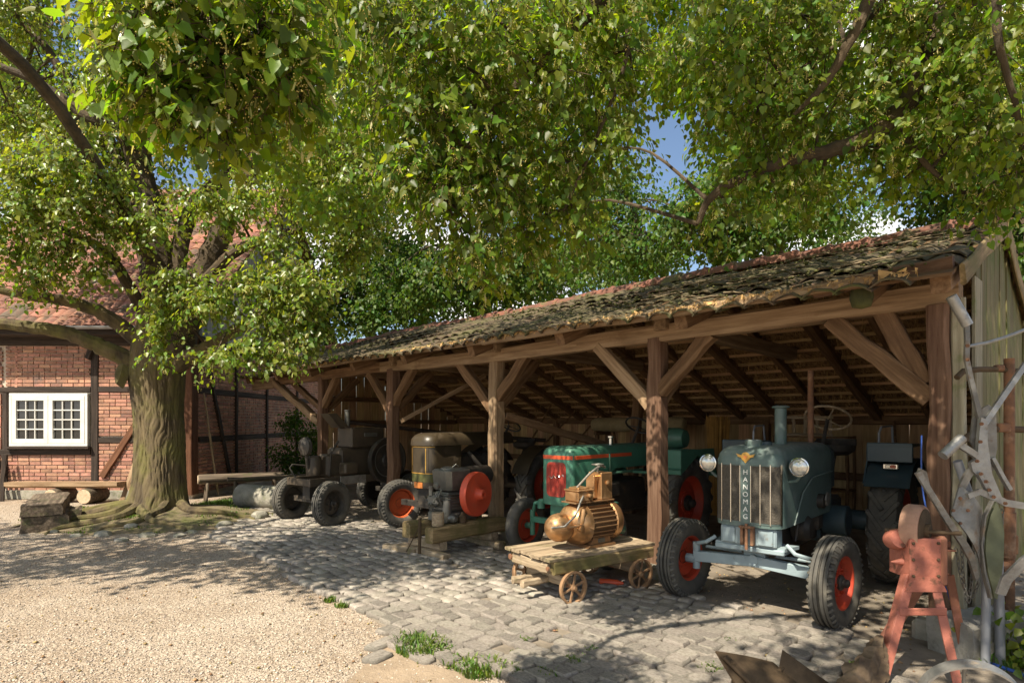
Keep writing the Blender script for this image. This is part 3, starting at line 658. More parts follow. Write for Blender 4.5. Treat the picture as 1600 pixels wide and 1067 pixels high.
tb((-6.8, -.02, 3.6), (.05, -.02, 3.6), .12, .3); tb((hx(162), -.03, .5), (hx(217), -.03, 1.75), .09, .14, 'timber_brown')
tb((-.08, .06, .1), (-.08, .06, 3.75), .24, .30, 'timber_brown', up=(0, 1, 0), nm='corner_post')
tb((P1 - .13, -.06, 3.15), (P1 + .02, -.08, 3.46), .1, .12); tb((-6.8, -.03, .1), (-.2, -.03, .1), .1, .2, 'stone', nm='plinth')
for y in (2.08, 4.01, 6.47): tb((.01, y, .1), (.01, y, 3.5), .1, .11, up=(0, 1, 0))
for z in (1.32, 2.455): tb((.008, .24, z), (.008, 9.4, z), .06, .13)
tb((.03, .55, 3.4), (.03, .95, 2.3), .08, .12); tb((.03, .95, 2.3), (.03, 1.75, .3), .08, .12)
tb((.02, .24, 3.6), (.02, 9.4, 3.6), .14, .2)
tag(beam('leaning_lath', (GX + .3, HY + .6, 0.), (GX + .1, HY + .3, 2.4), .05, .04, 'wood_grey'), 'thin grey lath leaning on the gable corner post of the house', 'lath')
# gable boards
RY, RZ, EZ, EY = 5.2, 9.05, 3.86, -.55
def hz(y): return RZ - abs(y - RY) * (RZ - EZ) / (RY - EY)
y = .05
while y < 10.3:
    w = R.uniform(.2, .3); top = hz(y + w / 2) - .16
    if top > 3.75: beam('gable_board', (.04 + R.uniform(0, .012), y + w / 2, 3.68), (.04, y + w / 2, top), .024, w - .01, 'plank_grey', house, up=(0, 1, 0), rough=.003, seg=3, ch=.003)
    y += w
hpitch = math.atan2(RZ - EZ, RY - EY)
dk = MB(); dk.prism([(EY, EZ - .06), (RY, RZ - .06), (2 * RY - EY, EZ - .06), (2 * RY - EY, EZ - .10), (RY, RZ - .14), (EY, EZ - .10)], -6.9, .3, Matrix(((0, 0, 1, 0), (1, 0, 0, 0), (0, 1, 0, 0), (0, 0, 0, 1))))
hroof = dk.build('house_roof', 'timber_brown', house, smooth=None); upd()
beam('verge_board', (.32, EY, EZ - .12), (.32, RY, RZ - .12), .035, .2, 'timber_brown', house); beam('verge_board', (.32, 2 * RY - EY, EZ - .12), (.32, RY, RZ - .12), .035, .2, 'timber_brown', house)
th = [tile_mesh(20 + i, 'tile_red', .25, .42, .04) for i in range(4)]; pieces = []
SLH = (RY - EY) / math.cos(hpitch)
for r_ in range(int(SLH / .33)):
    x = -6.8
    while x < .25:
        s = -.04 + r_ * .33; yy = EY + s * math.cos(hpitch); zz = EZ + s * math.sin(hpitch)
        pieces.append((T(x + .12, yy, zz - .03 + R.uniform(-.006, .006)) @ rx(hpitch - .04 + R.uniform(-.025, .025)) @ rz(R.uniform(-.03, .03)) @ ry(R.uniform(-.04, .04)), R.randrange(4))); x += .225
scatter('roof_tile', 'roof_tiles', pieces, th, 'tile_red', hroof, smooth=40)
gt = MB(); gt.lathe([(.065, 0), (.065, 7.2), (.055, 7.2), (.055, 0)], 12, T(-6.9, EY - .06, EZ - .07) @ ry(math.pi / 2), -.0 - math.pi / 2, math.pi / 2); gt.build('gutter', 'gutter', house)
beam('fascia', (-6.9, EY + .04, EZ - .16), (.28, EY + .04, EZ - .16), .04, .16, 'timber_dark', house); beam('soffit', (-6.9, -.25, EZ - .22), (.28, -.25, EZ - .22), .56, .03, 'timber_dark', house)
# window: two casements of twelve panes
wz0, wz1 = 1.19, 2.375
wf = MB(); yy = -.045
for (a, b, c, d) in ((WX0, WX1, wz0, wz0 + .06), (WX0, WX1, wz1 - .06, wz1), (WX0, WX0 + .06, wz0 + .06, wz1 - .06), (WX1 - .06, WX1, wz0 + .06, wz1 - .06)): wf.box(((a + b) / 2, yy, (c + d) / 2), (b - a, .09, d - c))
win = wf.build('window', 'white_paint', house)
bk = MB(); bk.box(((WX0 + WX1) / 2, .012, (wz0 + wz1) / 2), (WX1 - WX0 - .02, .012, wz1 - wz0 - .02)); bk.build('room_backing', 'interior', win)
mid = (WX0 + WX1) / 2
for s in (0, 1):
    a, b = (WX0 + .06, mid) if s == 0 else (mid, WX1 - .06); c, d = wz0 + .06, wz1 - .06; q = .105; sm = MB()
    for (e, f, g_, h) in ((a, b, c, c + q), (a, b, d - q, d), (a, a + q, c + q, d - q), (b - q, b, c + q, d - q)): sm.box(((e + f) / 2, yy - .012, (g_ + h) / 2), (f - e - .004, .075, h - g_))
    a2, b2, c2, d2 = a + q, b - q, c + q, d - q
    for k in (1, 2): sm.box((a2 + (b2 - a2) * k / 3, yy - .015, (c2 + d2) / 2), (.026, .04, d2 - c2))
    for k in (1, 2, 3): sm.box(((a2 + b2) / 2, yy - .017, c2 + (d2 - c2) * k / 4), (b2 - a2, .036, .026))
    sm.build('casement', 'white_paint', win)
    for i in range(3):
        for j in range(4):
            pw, ph = (b2 - a2) / 3, (d2 - c2) / 4; pn = MB(); pn.box((0, 0, 0), (pw - .02, .006, ph - .02), b=.001)
            o = pn.build('pane', 'glass_dark', win, loc=(a2 + pw * (i + .5), yy + .005, c2 + ph * (j + .5))); o.rotation_euler = (R.uniform(-.01, .01), 0, R.uniform(-.01, .01))
wl = MB(); wl.box((mid, -.075, wz0 - .03), (WX1 - WX0 + .12, .16, .05)); wl.build('window_sill', 'timber_dark', house)
# ------------------------------------------------------------------ wheels and tractors
def tyre_mb(Rr, w, rr, kind):
    m = MB(); h = w / 2; k = .028 if kind == 'lug' else .004; B = Rr - k
    p = [(rr, -h * .62), (rr + (B - rr) * .12, -h * .80), (rr + (B - rr) * .45, -h), (B - (B - rr) * .25, -h * .97), (B - .012, -h * .80)]
    if kind == 'rib':
        tr = []
        for a, b in ((-.74, -.46), (-.38, -.10), (-.02, .02), (.10, .38), (.46, .74)): tr += [(B - .016, h * a), (B, h * (a + .02)), (B, h * (b - .02)), (B - .016, h * b)]
        p += tr
    else: p += [(B, -h * .6), (B + .004, 0), (B, h * .6)]
    p += [(B - .012, h * .80), (B - (B - rr) * .25, h * .97), (rr + (B - rr) * .45, h), (rr + (B - rr) * .12, h * .80), (rr, h * .62)]
    m.lathe(p, 48, rx(math.pi / 2))
    def P(r, a, y): return Vector((r * math.cos(a), y, r * math.sin(a)))
    if kind == 'lug':
        n = 19
        for s in (-1, 1):
            for i in range(n):
                a = 2 * math.pi * (i + (.5 if s > 0 else 0)) / n; c = P(B + .006, a, 0); e = P(B + .002, a + .30, s * h * .86); u = P(1, a + .15, 0)
                m.bar(c, e, .045, .045, u, .006); m.bar(e, P(B - .10, a + .34, s * h * .99), .045, .03, u, .006)
    elif kind == 'rib':
        n = 40
        for s in (-1, 1):
            for i in range(n):
                a = 2 * math.pi * i / n; m.bar(P(B - .004, a, s * h * .70), P(B - .040, a + .03, s * h * .985), .022, .02, P(1, a, 0), .003)
    return m
def wheel(parent, c, Rr, w, rr, kind, rimmat, side, hubmat='engine_dark', yaw=0., holes=0):
    """side +1: the outer face looks to local +y"""
    M = T(Vector(c)) @ rz(yaw)
    m = MB(); h = w / 2; L = rx(math.pi / 2 * (-1 if side > 0 else 1))
    m.lathe([(rr * .99, -h * .62), (rr * 1.05, -h * .70), (rr * .93, -h * .5), (rr * .90, h * .1), (rr * .93, h * .45), (rr * 1.05, h * .72), (rr * 1.0, h * .70), (rr * .90, h * .35), (rr * .84, h * .02), (rr * .6, h * .16), (rr * .42, h * .22), (rr * .40, h * .3), (.0, h * .3)], 36, L)
    for i in range(6):
        a = i * math.pi / 3; m.lathe([(.016, 0), (.016, .03), (0, .03)], 6, L @ T(rr * .5 * math.cos(a), rr * .5 * math.sin(a), h * .17))
    wo = m.build('wheel', rimmat, parent, M=M)
    tyre_mb(Rr, w, rr, kind).build('tyre', 'rubber', wo)
    hb = MB(); hb.lathe([(rr * .30, h * .2), (rr * .30, h * .5), (rr * .24, h * .62), (rr * .17, h * .66), (rr * .16, h * 1.0), (rr * .10, h * 1.12), (0, h * 1.12)], 16, L); hb.build('hub', hubmat, wo)
    return wo
def plan_ring(x0, x1, w, rc, inset=0., n=6):
    """outline of a bonnet seen from above: square at the back (x0), rounded at the front (x1)"""
    h = w / 2 - inset; a1 = x1 - inset; r = max(.01, rc - inset * .3); p = [(x0, -h)]
    for k in range(n + 1): a = -math.pi / 2 + math.pi / 2 * k / n; p.append((a1 - r + r * math.cos(a), -h + r + r * math.sin(a)))
    for k in range(n + 1): a = math.pi / 2 * k / n; p.append((a1 - r + r * math.cos(a), h - r + r * math.sin(a)))
    p.append((x0, h)); return p
def bonnet(x0, x1, w, rc, z0, z1, rt):
    m = MB(); rings = []
    for z, i in ((z0, 0), (z1 - rt, 0), (z1 - rt * .62, rt * .08), (z1 - rt * .3, rt * .3), (z1 - rt * .08, rt * .62), (z1, rt * 1.1)):
        rings.append([(x, y, z) for x, y in plan_ring(x0, x1, w, rc, i)])
    return m.loft(rings)
def face_strip(x1, w, rc, y0, y1, z0, z1, off, n=5):
    """thin plate that follows the rounded bonnet front"""
    def fx(y):
        a = abs(y) - (w / 2 - rc); return x1 if a <= 0 else x1 - rc + math.sqrt(max(0, rc * rc - a * a))
    m = MB(); vs = []; fs = []
    for k in range(n + 1):
        y = y0 + (y1 - y0) * k / n
        for z in (z0, z1): vs.append((fx(y) + off, y, z))
        for z in (z0, z1): vs.append((fx(y) - .004, y, z))
    for k in range(n):
        a = 4 * k; b = a + 4; fs += [(a, b, b + 1, a + 1), (a + 1, b + 1, b + 3, a + 3), (a, a + 2, b + 2, b)]
    fs += [(0, 1, 3, 2), (4 * n, 4 * n + 2, 4 * n + 3, 4 * n + 1)]; return m.add(vs, fs)
def fender(Rr, w, a0, a1, c, th=.012, n=10):
    m = MB(); m.lathe([(Rr, -w / 2), (Rr, w / 2), (Rr + th, w / 2), (Rr + th, -w / 2), (Rr, -w / 2)], n, T(Vector(c)) @ rx(math.pi / 2), a0, a1); return m
def steering(parent, c, tilt, r=.22, mm='black'):
    M = T(Vector(c)) @ ry(-tilt); m = MB()
    m.tube([M @ Vector((r * math.cos(k * math.pi / 14), r * math.sin(k * math.pi / 14), 0)) for k in range(28)], .014, 8, closed=True)
    for k in range(3): a = k * 2.094 + .5; m.tube([M @ Vector((0, 0, -.03)), M @ Vector((r * math.cos(a), r * math.sin(a), 0))], .008, 6)
    o = m.build('steering_wheel', mm, parent); s = MB(); s.tube([M @ Vector((0, 0, -.02)), M @ Vector((0, 0, -.45))], .022, 8); s.build('steering_column', 'engine_dark', o)
def seat(parent, c, mm='engine_dark'):
    m = MB(); rings = []
    for r, z in ((.02, -.03), (.15, -.02), (.22, .03), (.24, .10), (.225, .10), (.20, .045), (.02, .0)):
        rings.append([(r * math.cos(k * math.pi / 8) * .9, r * math.sin(k * math.pi / 8), z + (.07 if math.cos(k * math.pi / 8) < -.3 and r > .19 else 0)) for k in range(16)])
    m.loft(rings); m.bar((0, 0, -.02), (.2, 0, -.32), .05, .02); return m.build('seat', mm, parent, loc=c)

# ---- the blue-grey tractor in the right bay
FA = math.atan2(-.737, -.675)
h = thing('blue_tractor', 'blue-grey vintage tractor with HANOMAG lettering down its grille', 'tractor', (2.23, 5.48, .008), FA)
FR, RR_ = .39, .64
for s in (-1, 1):
    wheel(h, (0, .68 * s, FR), FR, .19, .215, 'rib', 'rim_red', s, yaw=-.10)
    wheel(h, (-2.0, .75 * s, RR_), RR_, .30, .37, 'lug', 'rim_red', s)
bon = bonnet(-1.35, .20, .60, .12, .80, 1.52, .13).build('bonnet', 'blue_grey', h)
m = MB(); m.lathe([(.075, 0), (.075, .05), (.06, .06), (0, .06)], 20, T(.02, 0, 1.515)); m.build('radiator_cap', 'blue_grey', bon)
m = MB(); m.lathe([(.06, 0), (.06, .035), (0, .04)], 16, T(-.2, .03, 1.515)); m.build('filler_cap', 'blue_dark', bon)
gl = face_strip(.20, .60, .12, -.292, .292, .83, 1.36, .006, 22).build('grille', 'blue_grey', bon)
for k, (a, b) in enumerate(((-.285, -.222), (-.212, -.136), (-.126, -.048), (.048, .126), (.136, .212), (.222, .285))):
    face_strip(.20, .60, .12, a, b, .845, 1.345, .010, 5).build('grille_panel', 'grille_mesh', gl)
for y in (-.217, -.131, .131, .217, .288, -.288): face_strip(.20, .60, .12, y - .004, y + .004, .83, 1.36, .017, 1).build('chrome_strip', 'chrome', gl)
for y in (-.048, .048): face_strip(.20, .60, .12, y - .003, y + .003, .845, 1.345, .015, 1).build('chrome_strip', 'chrome', gl)
FM = Matrix(((0, 0, 1, 0), (1, 0, 0, 0), (0, 1, 0, 0), (0, 0, 0, 1)))
for k, ch_ in enumerate('HANOMAG'):
    ob('letter', text_mesh(ch_, .062, .004, 'letter_white'), gl, M=T(.208, 0, 1.285 - k * .066) @ FM)
em = MB(); E = T(.2035, 0, 1.425) @ FM
em.lathe([(.04, 0), (.04, .008), (.033, .010), (0, .010)], 20, E); em.prism([(-.03, .012), (-.085, .026), (-.07, .008), (-.075, .002), (-.06, -.004), (-.03, -.012)], 0, .006, E); em.prism([(.03, .012), (.03, -.012), (.06, -.004), (.075, .002), (.07, .008), (.085, .026)], 0, .006, E); em.prism([(-.03, -.025), (.03, -.025), (0, -.058)], 0, .006, E)
eo = em.build('emblem', 'gold_line', bon); m = MB(); m.prism([(-.022, .012), (-.006, .004), (.0, .018), (.006, .004), (.022, .012), (.012, -.012), (0, -.022), (-.012, -.012)], .010, .013, E); m.build('emblem_mark', 'emblem_orange', eo)
for s in (-1, 1):
    m = MB(); L = T(.06, .41 * s, 1.345) @ ry(math.pi / 2); m.lathe([(0, -.12), (.05, -.105), (.07, -.05), (.08, -.01), (.082, 0), (.082, .015), (.075, .02)], 24, L); hl = m.build('headlight', 'blue_dark', h)
    m = MB(); m.lathe([(.074, .012), (.06, .022), (.035, .03), (0, .033)], 24, L); m.build('lens', 'lens', hl); m = MB(); m.lathe([(.073, .008), (.083, .012), (.083, .02), (.073, .024)], 24, L); m.build('chrome_ring', 'chrome', hl)
    m = MB(); m.tube([(.02, .41 * s, 1.27), (.0, .37 * s, 1.22), (-.02, .29 * s, 1.20)], .014, 8); m.build('headlight_bracket', 'blue_grey', h)
m = MB(); m.lathe([(.055, 0), (.055, .37), (.078, .375), (.082, .39), (.05, .40), (0, .395)], 20, T(-.62, .03, 1.50)); m.build('exhaust_stack', 'blue_grey', h)
m = MB(); m.lathe([(.035, 0), (.03, .02), (.03, .78), (.022, .78), (.022, .7)], 14, T(-1.28, .12, 1.50)); m.build('air_pipe', 'rust', h)
# under the radiator: apron, hitch, axle
m = MB(); m.box((.08, 0, .71), (.16, .50, .17), b=.012); m.box((.165, .16, .71), (.02, .13, .14)); m.box((.165, -.17, .71), (.02, .12, .14)); ap = m.build('front_apron', 'axle_blue', h)
m = MB(); m.box((.20, -.03, .72), (.05, .03, .17)); m.box((.20, .06, .72), (.05, .03, .17)); m.box((.22, .015, .80), (.06, .13, .02)); m.tube([(.23, .015, .60), (.23, .015, .83)], .014, 8); m.build('towing_jaw', 'rust', h)
m = MB(); m.box((.04, 0, .59), (.22, .62, .05), b=.01); m.box((-.05, 0, .55), (.1, .2, .16)); m.prism([(.13, -.31), (.13, .31), (-.1, .36), (-.1, -.36)], .60, .63); m.build('front_bracket', 'axle_blue', h)
m = MB(); m.bar((0, .58, .42), (0, .0, .46), .075, .10); m.bar((0, -.58, .42), (0, .0, .46), .075, .10); m.tube([(.045, 0, .47), (-.12, 0, .47)], .05, 12); ax = m.build('front_axle', 'axle_blue', h)
for s in (-1, 1):
    m = MB(); m.tube([(0, .56 * s, .30), (0, .56 * s, .56)], .035, 10); m.tube([(0, .56 * s, FR), (0, .66 * s, FR)], .045, 10); m.build('king_pin', 'axle_blue', h)
    m = MB(); m.tube([(.0, .55 * s, .55), (.10, .50 * s, .57), (.14, .40 * s, .60), (.10, .32 * s, .66)], .018, 8); m.build('steering_arm', 'axle_blue', h)
m = MB(); m.tube([(-.13, -.52, .50), (-.13, .52, .50)], .016, 8); m.build('track_rod', 'axle_blue', h)
m = MB(); m.box((-.75, 0, .66), (1.35, .34, .34), b=.03); m.box((-.55, .0, .84), (.8, .46, .18), b=.03); m.lathe([(.12, 0), (.12, .12), (.09, .16), (0, .16)], 20, T(-.55, .18, .72) @ rx(-math.pi / 2)); m.lathe([(.07, 0), (.07, .16), (0, .17)], 16, T(-.90, .2, .95) @ rx(-math.pi / 2)); m.box((-1.05, .22, .72), (.18, .12, .16), b=.02); m.tube([(-.35, .25, .62), (-.42, .27, .9), (-.5, .28, 1.05)], .015, 8); m.build('engine_block', 'engine_dark', h)
m = MB(); m.lathe([(.07, .0), (.062, .012), (0, .012)], 20, T(-.93, .37, .97) @ rx(-math.pi / 2)); m.build('filter_lid', 'plough_grey', h)
m = MB(); m.box((-1.75, 0, .68), (.9, .40, .42), b=.04); m.tube([(-2.0, -.62, RR_), (-2.0, .62, RR_)], .11, 16); m.build('gearbox', 'blue_dark', h)
m = MB(); m.lathe([(0, 0), (.155, 0), (.16, .01), (.16, .22), (.15, .23), (0, .2)], 28, T(-1.42, .22, .70) @ rx(-math.pi / 2)); m.build('belt_pulley', 'blue_dark', h)
m = MB(); m.box((-1.45, .0, 1.24), (.25, .58, .5), b=.06); m.build('dashboard', 'blue_dark', h)
m = MB(); m.tube([(-.15, .305, .80), (-.35, .32, 1.08), (-.62, .325, 1.20), (-1.3, .325, 1.22)], .008, 6); m.build('bonnet_moulding', 'blue_grey', bon)
steering(h, (-2.0, .10, 1.78), math.radians(34), .24, 'wood_grey'); seat(h, (-2.35, .08, 1.36))
for s in (-1, 1):
    f = fender(RR_ + .06, .40, math.radians(38), math.radians(150), (-2.0, .78 * s, RR_)).build('fender', 'blue_dark', h)
    m = MB(); m.box((-1.62, .78 * s, 1.42), (.035, .41, .20), b=.008); m.box((-1.85, .78 * s, 1.49), (.5, .41, .03), b=.006); m.prism([(-1.45, 1.10), (-1.62, 1.32), (-1.64, 1.5), (-2.1, 1.5), (-2.5, 1.1)], -.0, .012, T(0, (.78 - .2 * s * s) * s, 0) @ rx(math.pi / 2)); m.build('fender_panel', 'blue_dark', f)
    m = MB(); m.box((-1.555, .80 * s, 1.28), (.03, .14, .06), ry(0), .01); lp = m.build('side_lamp', 'chrome', f); m = MB(); m.box((-1.538, .78 * s, 1.28), (.02, .05, .035)); m.build('lamp_lens_clear', 'lens', lp); m = MB(); m.box((-1.538, .825 * s, 1.28), (.02, .05, .035)); m.build('lamp_lens_red', 'lamp_red', lp)
    m = MB(); m.tube([(-1.75, .66 * s, 1.5), (-1.76, .66 * s, 1.62), (-1.82, .67 * s, 1.68), (-2.2, .7 * s, 1.69), (-2.25, .7 * s, 1.5)], .012, 8); m.build('hand_rail', 'pipe_grey', f)

# ---- the green tractor in the middle bay
GA = math.atan2(-.72, -.69)
gtr = thing('green_tractor', 'green vintage tractor with red grille and red stripe round its bonnet', 'tractor', (.66, 7.50, .008), GA)
for s in (-1, 1):
    wheel(gtr, (0, .66 * s, .36), .36, .16, .22, 'smooth', 'rim_red', s, hubmat='green_dark', yaw=.06)
    wheel(gtr, (-1.72, .74 * s, .62), .62, .28, .36, 'lug', 'rim_red', s)
bon = bonnet(-.35, .16, .50, .07, .70, 1.43, .10).build('radiator_shell', 'green_paint', gtr)
bonnet(-1.75, -.34, .498, .01, 1.12, 1.425, .10).build('bonnet', 'green_paint', gtr)
m = MB(); m.prism([(-.345, 1.13), (-.8, 1.13), (-.52, 1.0), (-.43, .78), (-.345, .72)], -.245, .245, rx(math.pi / 2)); m.build('bonnet_gusset', 'green_paint', gtr)
st = MB()
for y in (-.2525, .2525): st.box((-.53, y, 1.295), (1.24, .006, .045), b=.001)
st.build('side_stripe', 'stripe_red', bon); face_strip(.16, .50, .07, -.249, .249, 1.272, 1.318, .005, 24).build('front_stripe', 'stripe_red', bon)
gm = MB(); pts = []
for k in range(24):
    a = k * math.pi / 12; c, s = math.cos(a), math.sin(a); pts.append((.155 * math.copysign(abs(c) ** .35, c), 1.02 + .215 * math.copysign(abs(s) ** .35, s)))
gm.prism(pts, .155, .168, Matrix(((0, 0, 1, 0), (1, 0, 0, 0), (0, 1, 0, 0), (0, 0, 0, 1)))); gr = gm.build('grille', 'grille_red', bon)
for k in range(13): y = -.132 + .022 * k; MB().box((.169, y, 1.02), (.008, .006, .38), b=.001).build('grille_bar', 'grille_red', gr)
m = MB(); m.tube([(.176, -.11 + .02 * k, 1.04 + .018 * math.sin(k * 1.9) + .003 * k) for k in range(13)], .004, 5); m.build('grille_ornament', 'chrome', gr)
m = MB(); m.box((-.05, 0, .60), (.28, .34, .22), b=.02); m.box((.0, 0, .44), (.2, .2, .2), b=.02); fb = m.build('front_bracket', 'green_paint', gtr)
m = MB(); m.bar((.02, .52, .46), (.02, -.52, .46), .08, .07); m.build('front_axle', 'green_paint', gtr)
for s in (-1, 1):
    m = MB(); m.tube([(.02, .52 * s, .25), (.02, .52 * s, .58)], .035, 10); m.tube([(.02, .52 * s, .36), (.0, .64 * s, .36)], .04, 10); m.tube([(.02, .5 * s, .56), (.08, .42 * s, .68), (.05, .3 * s, .72)], .025, 8); m.lathe([(.05, 0), (.05, .1), (.03, .12), (0, .12)], 12, T(.05, .34 * s, .62)); m.build('steering_knuckle', 'green_paint', gtr)
fender(.42, .18, math.radians(-20), math.radians(100), (0, .67, .36), .015).build('front_mudguard', 'green_paint', gtr)
m = MB(); m.box((-1.0, 0, .72), (1.3, .36, .46), b=.04); m.box((-.7, .2, .85), (.3, .16, .2), b=.03); m.lathe([(.09, 0), (.09, .2), (0, .2)], 16, T(-.6, .2, .62) @ rx(-math.pi / 2)); m.tube([(-1.72, -.62, .62), (-1.72, .62, .62)], .1, 14); m.build('engine_block', 'engine_dark', gtr)
m = MB(); m.tube([(-.65, .18, 1.05), (-.85, .30, 1.07), (-1.3, .33, 1.08)], .018, 8); m.tube([(-.62, .27, 1.02), (-.60, .27, 1.32)], .012, 8); m.build('control_rods', 'green_dark', gtr)
m = MB(); m.lathe([(.03, 0), (.03, .09), (.05, .1), (.05, .12), (0, .13)], 14, T(-.95, .05, 1.42)); m.build('filler_cap', 'chrome', gtr)
steering(gtr, (-1.75, 0, 1.68), math.radians(35), .2); seat(gtr, (-2.05, .0, 1.25))
m = MB(); m.lathe([(.0, -.2), (.12, -.19), (.15, -.1), (.15, .1), (.12, .19), (0, .2)], 20, T(-1.75, .55, 1.50) @ rx(math.pi / 2)); m.build('fuel_tank', 'green_dark', gtr)
for s in (-1, 1):
    f = fender(.68, .36, math.radians(45), math.radians(150), (-1.72, .76 * s, .62)).build('fender', 'green_paint', gtr)
    m = MB(); m.box((-1.26, .76 * s, 1.20), (.02, .36, .32), b=.004); m.box((-1.45, .76 * s, 1.355), (.4, .36, .02), b=.004); m.prism([(-1.25, 1.04), (-1.25, 1.36), (-2.2, 1.36), (-2.3, 1.0), (-1.72, 1.28)], 0, .012, T(0, (.76 + .18) * s, 0) @ rx(math.pi / 2)); m.build('fender_panel', 'green_paint', f)
m = MB(); m.box((-1.1, .0, 1.06), (.05, 1.3, .03)); m.build('step_rail', 'green_paint', gtr)

# ---- the brown tractor behind the second bay's post
bt = thing('brown_tractor', 'dark brown vintage tractor with gold lines on its round nose and orange wheels', 'tractor', (-1.36, 9.40, .008), GA)
for s in (-1, 1):
    wheel(bt, (0, .68 * s, .39), .39, .19, .235, 'rib', 'rim_orange', s, yaw=-.12)
    wheel(bt, (-2.0, .74 * s, .63), .63, .30, .37, 'lug', 'rim_red', s)
bon = bonnet(-.5, .14, .54, .16, .70, 1.36, .02).build('radiator_shell', 'olive_tractor', bt)
bonnet(-1.7, .17, .58, .18, 1.36, 1.56, .15).build('bonnet', 'olive_tractor', bt)
m = MB(); m.box((-1.05, 0, .92), (1.25, .42, .6), b=.05); m.tube([(-2.0, -.6, .63), (-2.0, .6, .63)], .1, 14); m.tube([(-.7, .22, 1.25), (-.8, .28, 1.1), (-.95, .3, .95)], .035, 10); m.lathe([(.1, 0), (.1, .1), (0, .1)], 18, T(-1.1, .2, 1.12) @ rx(-math.pi / 2)); m.build('engine_block', 'engine_dark', bt)
gl = face_strip(.14, .54, .16, -.21, .21, .94, 1.34, .006, 18).build('grille', 'olive_tractor', bon)
for y in (-.17, .17): face_strip(.14, .54, .16, y - .005, y + .005, .94, 1.32, .012, 2).build('gold_strip', 'gold_line', gl)
face_strip(.14, .54, .16, -.255, .255, .925, .94, .012, 20).build('gold_band', 'gold_line', bon); face_strip(.14, .54, .16, -.262, .262, 1.335, 1.35, .012, 20).build('gold_band', 'gold_line', bon)
face_strip(.14, .54, .16, -.255, .255, .80, .92, .005, 20).build('green_band', 'band_olive', bon); face_strip(.14, .54, .16, -.10, .10, .70, .79, .008, 8).build('name_plate', 'emblem_orange', bon)
m = MB(); m.bar((0, .6, .42), (0, -.6, .42), .09, .09); m.box((-.1, 0, .55), (.3, .3, .3), b=.02); m.build('front_axle', 'engine_dark', bt)
steering(bt, (-1.9, 0, 1.68), math.radians(35), .21); seat(bt, (-2.3, 0, 1.25))
for s in (-1, 1): fender(.69, .36, math.radians(20), math.radians(150), (-2.0, .76 * s, .63)).build('fender', 'olive_tractor', bt)

# ---- the wheeled engine in the last bay
EA = math.atan2(-.80, -.60)
et = thing('engine_trailer', 'old stationary engine on a four-wheeled chassis with big rear flywheel', 'engine', (-3.45, 10.22, .006), EA)
for s in (-1, 1):
    wheel(et, (0, .57 * s, .38), .38, .19, .22, 'rib', 'engine_dark', s, yaw=.16); wheel(et, (-1.85, .57 * s, .38), .38, .19, .22, 'rib', 'engine_dark', s)
m = MB()
for s in (-1, 1): m.bar((.25, .3 * s, .72), (-2.2, .3 * s, .72), .07, .13)
for x in (.22, -.7, -1.5, -2.15): m.bar((x, -.3, .72), (x, .3, .72), .07, .11)
ch = m.build('chassis', 'machine_tan', et)
m = MB(); m.bar((0, -.5, .40), (0, .5, .40), .08, .09); m.box((0, 0, .54), (.2, .2, .26)); m.build('axle', 'engine_dark', et); m = MB(); m.bar((-1.85, -.5, .40), (-1.85, .5, .40), .08, .09); m.box((-1.85, 0, .54), (.2, .5, .26)); m.build('axle', 'engine_dark', et)
m = MB(); m.box((-.35, .05, .98), (.34, .3, .38), b=.04); m.lathe([(.12, 0), (.13, .05), (.13, .28), (.1, .33), (0, .34)], 20, T(-.02, .05, .82)); m.build('cylinder_head', 'machine_tan', et)
m = MB(); m.box((-1.0, 0, 1.02), (1.1, .42, .5), b=.05); m.box((-.55, .3, .92), (.3, .2, .2), b=.03); m.build('crankcase', 'machine_tan', et)
m = MB(); m.box((-1.05, .02, 1.45), (.75, .42, .36), b=.02); tk = m.build('water_tank', 'machine_tan', et); m = MB(); m.box((-1.1, .237, 1.50), (.3, .012, .07), b=.002); m.build('name_plate', 'engine_grey', tk)
m = MB(); m.lathe([(.05, 0), (.05, .30), (.06, .31), (.06, .33), (0, .33)], 14, T(-.72, .05, 1.62)); m.build('vent_pipe', 'engine_grey', et)
m = MB(); m.prism([(-.5, 1.63), (-.72, 1.63), (-.44, 1.88), (-.26, 1.88)], -.12, .12, rx(math.pi / 2)); m.build('filler_hopper', 'machine_tan', et)
m = MB(); L = T(-1.35, .40, 1.02) @ rx(-math.pi / 2); m.lathe([(.40, -.05), (.42, -.05), (.42, .06), (.40, .06), (.36, .03), (.30, .01), (.14, .01), (.12, .05), (.06, .06), (.06, .12), (0, .12)], 40, L); fl = m.build('flywheel', 'engine_dark', et); m = MB(); m.lathe([(.30, .012), (.31, .02), (.29, .02), (.285, .012)], 40, L); m.build('worn_ring', 'engine_grey', fl)
m = MB(); m.lathe([(.0, -.02), (.15, -.02), (.16, .0), (.15, .05), (.05, .08), (0, .08)], 24, T(.16, .10, 1.32) @ ry(math.pi / 2)); m.tube([(.16, .10, 1.20), (.12, .08, 1.0), (.05, .05, .85)], .03, 8); m.build('air_filter', 'engine_dark', et)
m = MB(); m.tube([(.2, -.15, .78), (.28, -.2, .95), (.18, -.28, 1.0), (-.2, -.3, .95)], .015, 8); m.tube([(-.2, .24, .8), (-.2, .28, 1.2), (-.35, .28, 1.4)], .018, 8); m.build('fuel_lines', 'engine_dark', et)
m = MB(); m.box((-.62, .345, .72), (.55, .016, .14), b=.002); m.build('side_plate', 'galv', et)

# ---- engine with the red flywheel on its timber skid
KA = math.atan2(.71, .70)
kd = thing('skid_engine', 'grey stationary engine with bright red flywheel mounted on heavy timber skid', 'engine', (-.98, 7.52, .008), KA)
